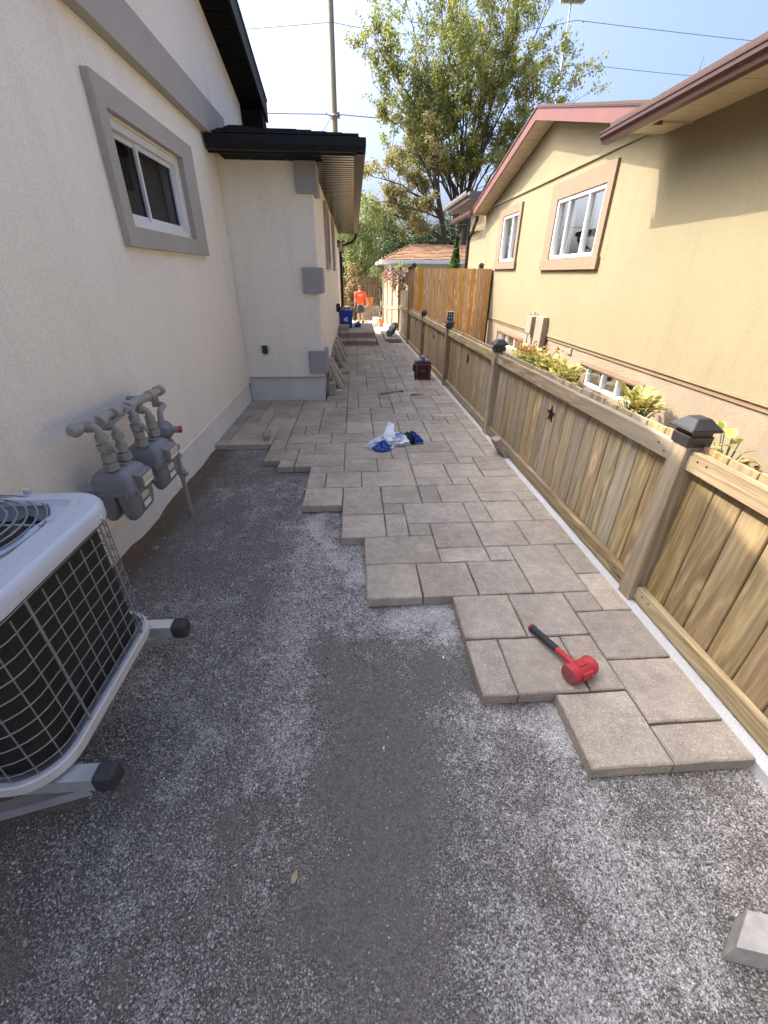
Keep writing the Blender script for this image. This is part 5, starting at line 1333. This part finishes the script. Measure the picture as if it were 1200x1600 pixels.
def bush(name, label, cat, base, blobs, mat, n, leaf, seed, stems=5, stemmat='bark', sh=None):
    g = thing(name, label, cat, base); r = np.random.default_rng(seed); q = MB(); pts = []
    tot_ = sum(b[3]*b[4]*b[5] for b in blobs)
    for (x, y, z, a, b, c) in blobs:
        k = int(n*a*b*c/tot_); d = r.normal(size=(k, 3)); d /= np.linalg.norm(d, axis=1)[:, None]; rad = r.uniform(.35, 1, k)[:, None]**.6
        p = d*rad*np.array([a, b, c])+np.array([x, y, z])
        f = vnoise(p[:, 0]*1.0+p[:, 2]*.37, p[:, 1]+p[:, 2]*.9, 2.2, seed); p = p[f > .33]; pts.append(p)
        for s in range(max(1, stems)):
            ex = np.array([x, y, z])+r.normal(0, .4, 3)*np.array([a, b, c]); q.tube([base, tuple((np.array(base)+ex)/2+r.normal(0, .08, 3)), tuple(ex)], [.04, .025, .008], 5)
    part('trunk', q, stemmat, g, smooth=True); stuffleaf('crown', mat, g, np.concatenate(pts), leaf, seed+1); return g
bush('evergreen_tree', 'dark dense leafy tree low behind the garage roof', 'tree', (4.8, 29.5, -.8), [(4.2, 29.5, 2.2, 2.6, 1.3, 1.9), (6.2, 29.5, 2.8, 1.8, 1.3, 2.2), (2.6, 29.8, 1.8, 1.5, 1.0, 1.5)], 'leaf_dark', 12000, .2, 21)
bush('broadleaf_tree', 'mid green tree filling the gap between the leafy tree and the leaning tree', 'tree', (2.2, 32, -.8), [(1.9, 32, 3.2, 1.7, 1.0, 1.9), (3.4, 32.3, 4.2, 1.6, 1.0, 1.7), (.9, 32.2, 4.8, 1.1, .9, 1.3)], 'leaf_mid', 7500, .19, 26)
bush('leafy_tree', 'small leafy tree rising over the back fence behind the worker', 'tree', (.2, 25, -.7), [(.35, 25, 2.6, .95, .8, 1.2), (-.3, 25, 3.5, .7, .7, .9), (.9, 25.2, 3.9, .7, .7, .8), (.1, 25, 1.6, .8, .6, .7)], 'leaf_mid', 5200, .16, 22)
bush('dry_shrub', 'dry straw-coloured shrub standing in front of the back fence', 'shrub', (.0, 24.3, -.7), [(.1, 24.3, 1.0, .55, .35, 1.1), (.0, 24.3, .5, .45, .3, .8)], 'leaf_straw', 1500, .15, 23, 9)
bush('fence_shrub', 'green shrub filling the corner behind the tall far fence', 'shrub', (1.9, 20, -.5), [(1.95, 20, .9, .45, 1.2, 1.1), (2.7, 20.5, .9, .5, .8, .95)], 'leaf_mid', 2600, .12, 27)
bush('yard_shrub', 'light green shrub beyond the back fence by the garage', 'shrub', (1.6, 27.5, -.7), [(1.7, 27.5, 1.5, .8, .5, .7), (2.6, 27.5, 1.2, .8, .5, .6)], 'leaf_mid', 1600, .14, 24)
# column cedar
g = thing('cedar_shrub', 'narrow bright green column cedar behind the orange privacy fence', 'shrub', (3.62, 17, -.4)); r = np.random.default_rng(5)
hh = r.uniform(0, 1, 3200); rad = .24*np.minimum(1, (1-hh)*2.3+.06)*r.uniform(.4, 1, 3200)**.5; t = r.uniform(0, 2*PI, 3200)
stuffleaf('crown', 'leaf_cedar', g, np.stack([3.62+rad*np.cos(t), 17+rad*np.sin(t), -.3+2.95*hh], -1), .11, 6, up=.8)
q = MB(); q.tube([(3.62, 17, -.4), (3.62, 17, 2.4)], [.04, .01], 6); part('trunk', q, 'bark', g)
# flowering vines along the tall far fence
for k, (y, lab, w) in enumerate(((12.0, 'purple trailing vine at the corner post of the cedar fence', .5), (14.6, 'pink trailing vine on the second tall fence post', .6), (18.0, 'pink and straw vine on the last tall fence bays', 1.6))):
    g = thing('trailing_vine', lab, 'vine', (FXc-.1, y, 1.5), 'vines on the far fence'); r = np.random.default_rng(70+k); pts = []; q = MB()
    for s in range(8):
        y0 = y+r.uniform(-w, w); l = r.uniform(.2, .6); x_ = FXc-.10-r.uniform(0, .14)
        q.tube([(FXc, y0, 1.58), (x_, y0+.03, 1.5), (x_, y0+.05, 1.5-l)], .006, 4)
        for t in np.linspace(0, 1, 22): pts.append((x_+r.normal(0, .05), y0+r.normal(0, .06), 1.6-l*t+r.normal(0, .03)))
    part('stem', q, 'bark', g); stuffleaf('foliage', 'leaf_vine', g, pts, .10, 71+k)
# bare twiggy tree top over the right roof
g = thing('bare_tree', 'thin twiggy tree top showing above the cream house roof', 'tree', (8.7, 14, 0)); rn2 = random.Random(4); q = MB()
q.tube([(8.7, 14, 0), (8.7, 14, 3.5), (8.65, 14, 4.9)], [.09, .06, .03], 6)
pts = []
for k in range(16):
    a = Vector((8.65, 14, rn2.uniform(3.8, 4.8))); e_ = a+Vector((rn2.uniform(-.75, .75), rn2.uniform(-.4, .4), rn2.uniform(.6, 1.6))); q.tube([a, a.lerp(e_, .5)+Vector((0, 0, .1)), e_], [.014, .01, .004], 4)
    for t in range(7): pts.append(tuple(a.lerp(e_, rn2.uniform(.5, 1))+Vector((rn2.gauss(0, .07), rn2.gauss(0, .07), rn2.gauss(0, .05)))))
part('trunk', q, 'bark', g); stuffleaf('crown', 'leaf_brown', g, pts, .07, 9)

# ------------------------------------------------------------------ garage, back fence, far buildings, poles, wires
ga = thing('garage', 'small white garage with an orange shingled hip roof beyond the cedar fence', 'garage', (4.4, 24.5, -.7))
q = MB(); q.box(1.75, 22.4, -.8, 7.2, 27, 1.95); part('wall', q, 'render_white', ga)
q = MB(); e = [(1.3, 22, 2.08), (7.6, 22, 2.08), (7.6, 27.4, 2.08), (1.3, 27.4, 2.08), (2.95, 24.7, 2.80), (6.2, 24.7, 2.80)]
q.add(e, [(0, 1, 5, 4), (1, 2, 5), (2, 3, 4, 5), (3, 0, 4), (3, 2, 1, 0)]); part('roof_deck', q, 'shingle_orange', ga)
q = MB(); q.box(1.3, 21.98, 1.93, 7.6, 22.0, 2.08); q.box(1.28, 22.0, 1.93, 1.3, 27.4, 2.08); q.box(1.3, 22.0, 1.93, 7.6, 22.4, 1.95); q.box(1.3, 22.4, 1.93, 1.75, 27.4, 1.95); part('fascia', q, 'white_vinyl', ga)
q = MB(); rs = random.Random(8); rows = 11
for k in range(rows):
    t0, t1 = k/rows, (k+1)/rows; ya, yb = 22+2.7*t0, 22+2.7*t1; za, zb = 2.08+.72*t0, 2.08+.72*t1; xl, xr = 1.3+1.65*t0, 7.6-1.4*t0
    n_ = int((xr-xl)/.33)
    for c in range(n_):
        a, b = xl+(xr-xl)*c/n_, xl+(xr-xl)*(c+1)/n_-.015; h_ = .018+rs.random()*.022
        q.add([(a, ya, za+.004), (b, ya, za+.004), (b, yb, zb+.004), (a, yb, zb+.004), (a, ya, za+h_), (b, ya, za+h_), (b, yb, zb+.008), (a, yb, zb+.008)], [(4, 5, 6, 7), (0, 1, 5, 4), (1, 2, 6, 5), (3, 0, 4, 7)])
    yl, yr = 22+2.7*t0, 27.4-2.7*t0; n_ = int((yr-yl)/.33)
    for c in range(n_):
        a, b = yl+(yr-yl)*c/n_, yl+(yr-yl)*(c+1)/n_-.015; xa, xb = 1.3+1.65*t0, 1.3+1.65*t1; h_ = .018+rs.random()*.022
        q.add([(xa, b, za+.004), (xa, a, za+.004), (xb, a, zb+.004), (xb, b, zb+.004), (xa, b, za+h_), (xa, a, za+h_), (xb, a, zb+.008), (xb, b, zb+.008)], [(4, 5, 6, 7), (0, 1, 5, 4), (1, 2, 6, 5), (3, 0, 4, 7)])
tag(part('shingle', q, 'shingle_orange', ga), kind='stuff')
bf = thing('board_fence', 'weathered brown board fence closing the yard behind the worker', 'fence', (0, 26.5, -.7))
bm_ = MB(); bm_.box(-.072, 0, 0, .072, .02, 2.05); bme = bm_.mesh('board', 'grey_wood_upright')
for k in range(26): obj('board', bme, bf, (-2.4+k*.15, .004*(k % 3), rj.random()*.02))
q = MB(); q.box(-2.5, 26.53, .2, 1.5, 26.57, .3); q.box(-2.5, 26.53, 1.0, 1.5, 26.57, 1.1); part('rail', q, 'grey_wood_upright', bf)
fb_ = thing('far_building', 'pale flat-roofed building far beyond the garage', 'building', (3.2, 45, -.7))
q = MB(); q.box(.9, 45, -.8, 8, 52, 2.75); part('wall', q, 'far_grey', fb_)
q = MB(); q.box(.8, 44.9, 2.75, 8.1, 52.1, 3.0); part('roof_edge', q, 'render_white', fb_)
q = MB(); q.box(1.8, 44.98, 1.5, 2.8, 45.0, 2.1); part('window', q, 'blind_dark', fb_)
po = thing('utility_pole', 'tall bare wooden utility pole behind the left roof', 'utility pole', (-.79, 30, -.8))
q = MB(); q.tube([(-.80, 30, -.8), (-.79, 30, 8), (-.74, 30, 15)], [.17, .155, .13], 14); part('pole', q, 'pole_wood', po, smooth=True)
q = MB()
q.cyl((-1.1, 29.83, 8.83), (-.45, 29.83, 8.83), .03, 8); q.tube([(-1.0, 29.82, 8.85), (-.95, 29.8, 8.7), (-.80, 29.8, 8.62)], .02, 6); q.box(-.62, 29.76, 8.7, -.50, 29.84, 8.95); q.cyl((-1.25, 29.83, 8.83), (-1.15, 29.83, 8.95), .02, 6); part('wire_clamp', q, 'wire_black', po)
q = MB(); q.tube([(-.79+.165*math.cos(t), 30+.165*math.sin(t), 8.86) for t in np.linspace(0, 2*PI, 17)[:-1]], .03, 6, closed=True); part('band', q, 'galvanised', po)
def wire(lab, pts, r=.013):
    P_ = []
    for a, b, sag in pts:
        a, b = Vector(a), Vector(b)
        for t in np.linspace(0, 1, 15): P_.append(a.lerp(b, t)-Vector((0, 0, sag*4*t*(1-t))))
    q = MB(); q.tube(P_, r, 5); tag(part('power_line', q, 'wire_black'), lab, 'wire', 'overhead wires')
wire('upper overhead wire crossing the pole near the frame top', [((-25, 29.84, 11.0), (-.75, 29.84, 12.25), .25), ((-.7, 29.84, 12.25), (11.6, 29.84, 12.68), .5), ((11.6, 29.84, 12.68), (40, 29.84, 11.6), .1)])
wire('lower overhead cable clamped to the pole above the left roof', [((-25, 29.8, 9.0), (-1.2, 29.8, 8.86), .12), ((-1.2, 29.8, 8.86), (-.4, 29.8, 8.86), .06), ((-.4, 29.8, 8.86), (6, 29.8, 8.8), .08)], .022)
wire('overhead wire ending over the cream house roof on the right', [((2, 33, 11.6), (13.4, 33, 12.15), .2), ((13.4, 33, 12.15), (30, 33, 11.6), .1)])
wire('slack drop wire slanting down from the pole', [((-.9, 29.8, 8.8), (-2.6, 29, 7.2), .2)], .014)
wire('thin cable running behind the tree above the garage', [((-3, 21, 3.3), (10, 23, 3.7), .1)], .012)
lp_ = thing('floodlight_mast', 'tall sports floodlight mast beyond the trees', 'floodlight', (22.6, 60, -.8))
q = MB(); q.tube([(22.75, 60, -.8), (22.45, 60, 25.2)], [.2, .09], 8); part('mast', q, 'galvanised', lp_)
q = MB(); q.box(21.3, 59.9, 25.1, 23.7, 60.1, 25.3); part('crossarm', q, 'galvanised', lp_)
for k in range(4):
    q = MB(); q.cyl((21.55+k*.62, 59.9, 25.45), (21.55+k*.62, 59.3, 25.25), .3, 12); part('floodlight', q, 'steel', lp_)

# ------------------------------------------------------------------ small debris
for lab, x, y, s, m_ in (('pale dead leaf lying on the dark gravel track', -.215, .525, .019, 'dead_leaf'), ('tan dead leaf on the soil strip near the gas meters', -1.27, 2.22, .022, 'dead_leaf'), ('curled dead leaf beside the bracket end cap nearer the meters', -.52, 1.42, .016, 'dead_leaf'), ('small white stone on the dark gravel below the mallet', .065, .88, .007, 'paper_white'), ('white pebble on the gravel in front of the stepped pavers', .36, 1.28, .010, 'paper_white')):
    q = MB(); r = random.Random(len(lab)); q.loops([[(math.cos(t)*s*.5*w*r.uniform(.8, 1.1), math.sin(t)*s*w*r.uniform(.8, 1.1), z) for t in np.linspace(0, 2*PI, 9)[:-1]] for w, z in ((.8, 0), (1, s*.12), (.5, s*.3))])
    o = part('dead_leaf' if m_ == 'dead_leaf' else 'white_pebble', q, m_, smooth=False); o.location = (x, y, float(relief(x, y))+.003); o.rotation_euler = (0, 0, -.35); tag(o, lab, 'leaf' if m_ == 'dead_leaf' else 'pebble')
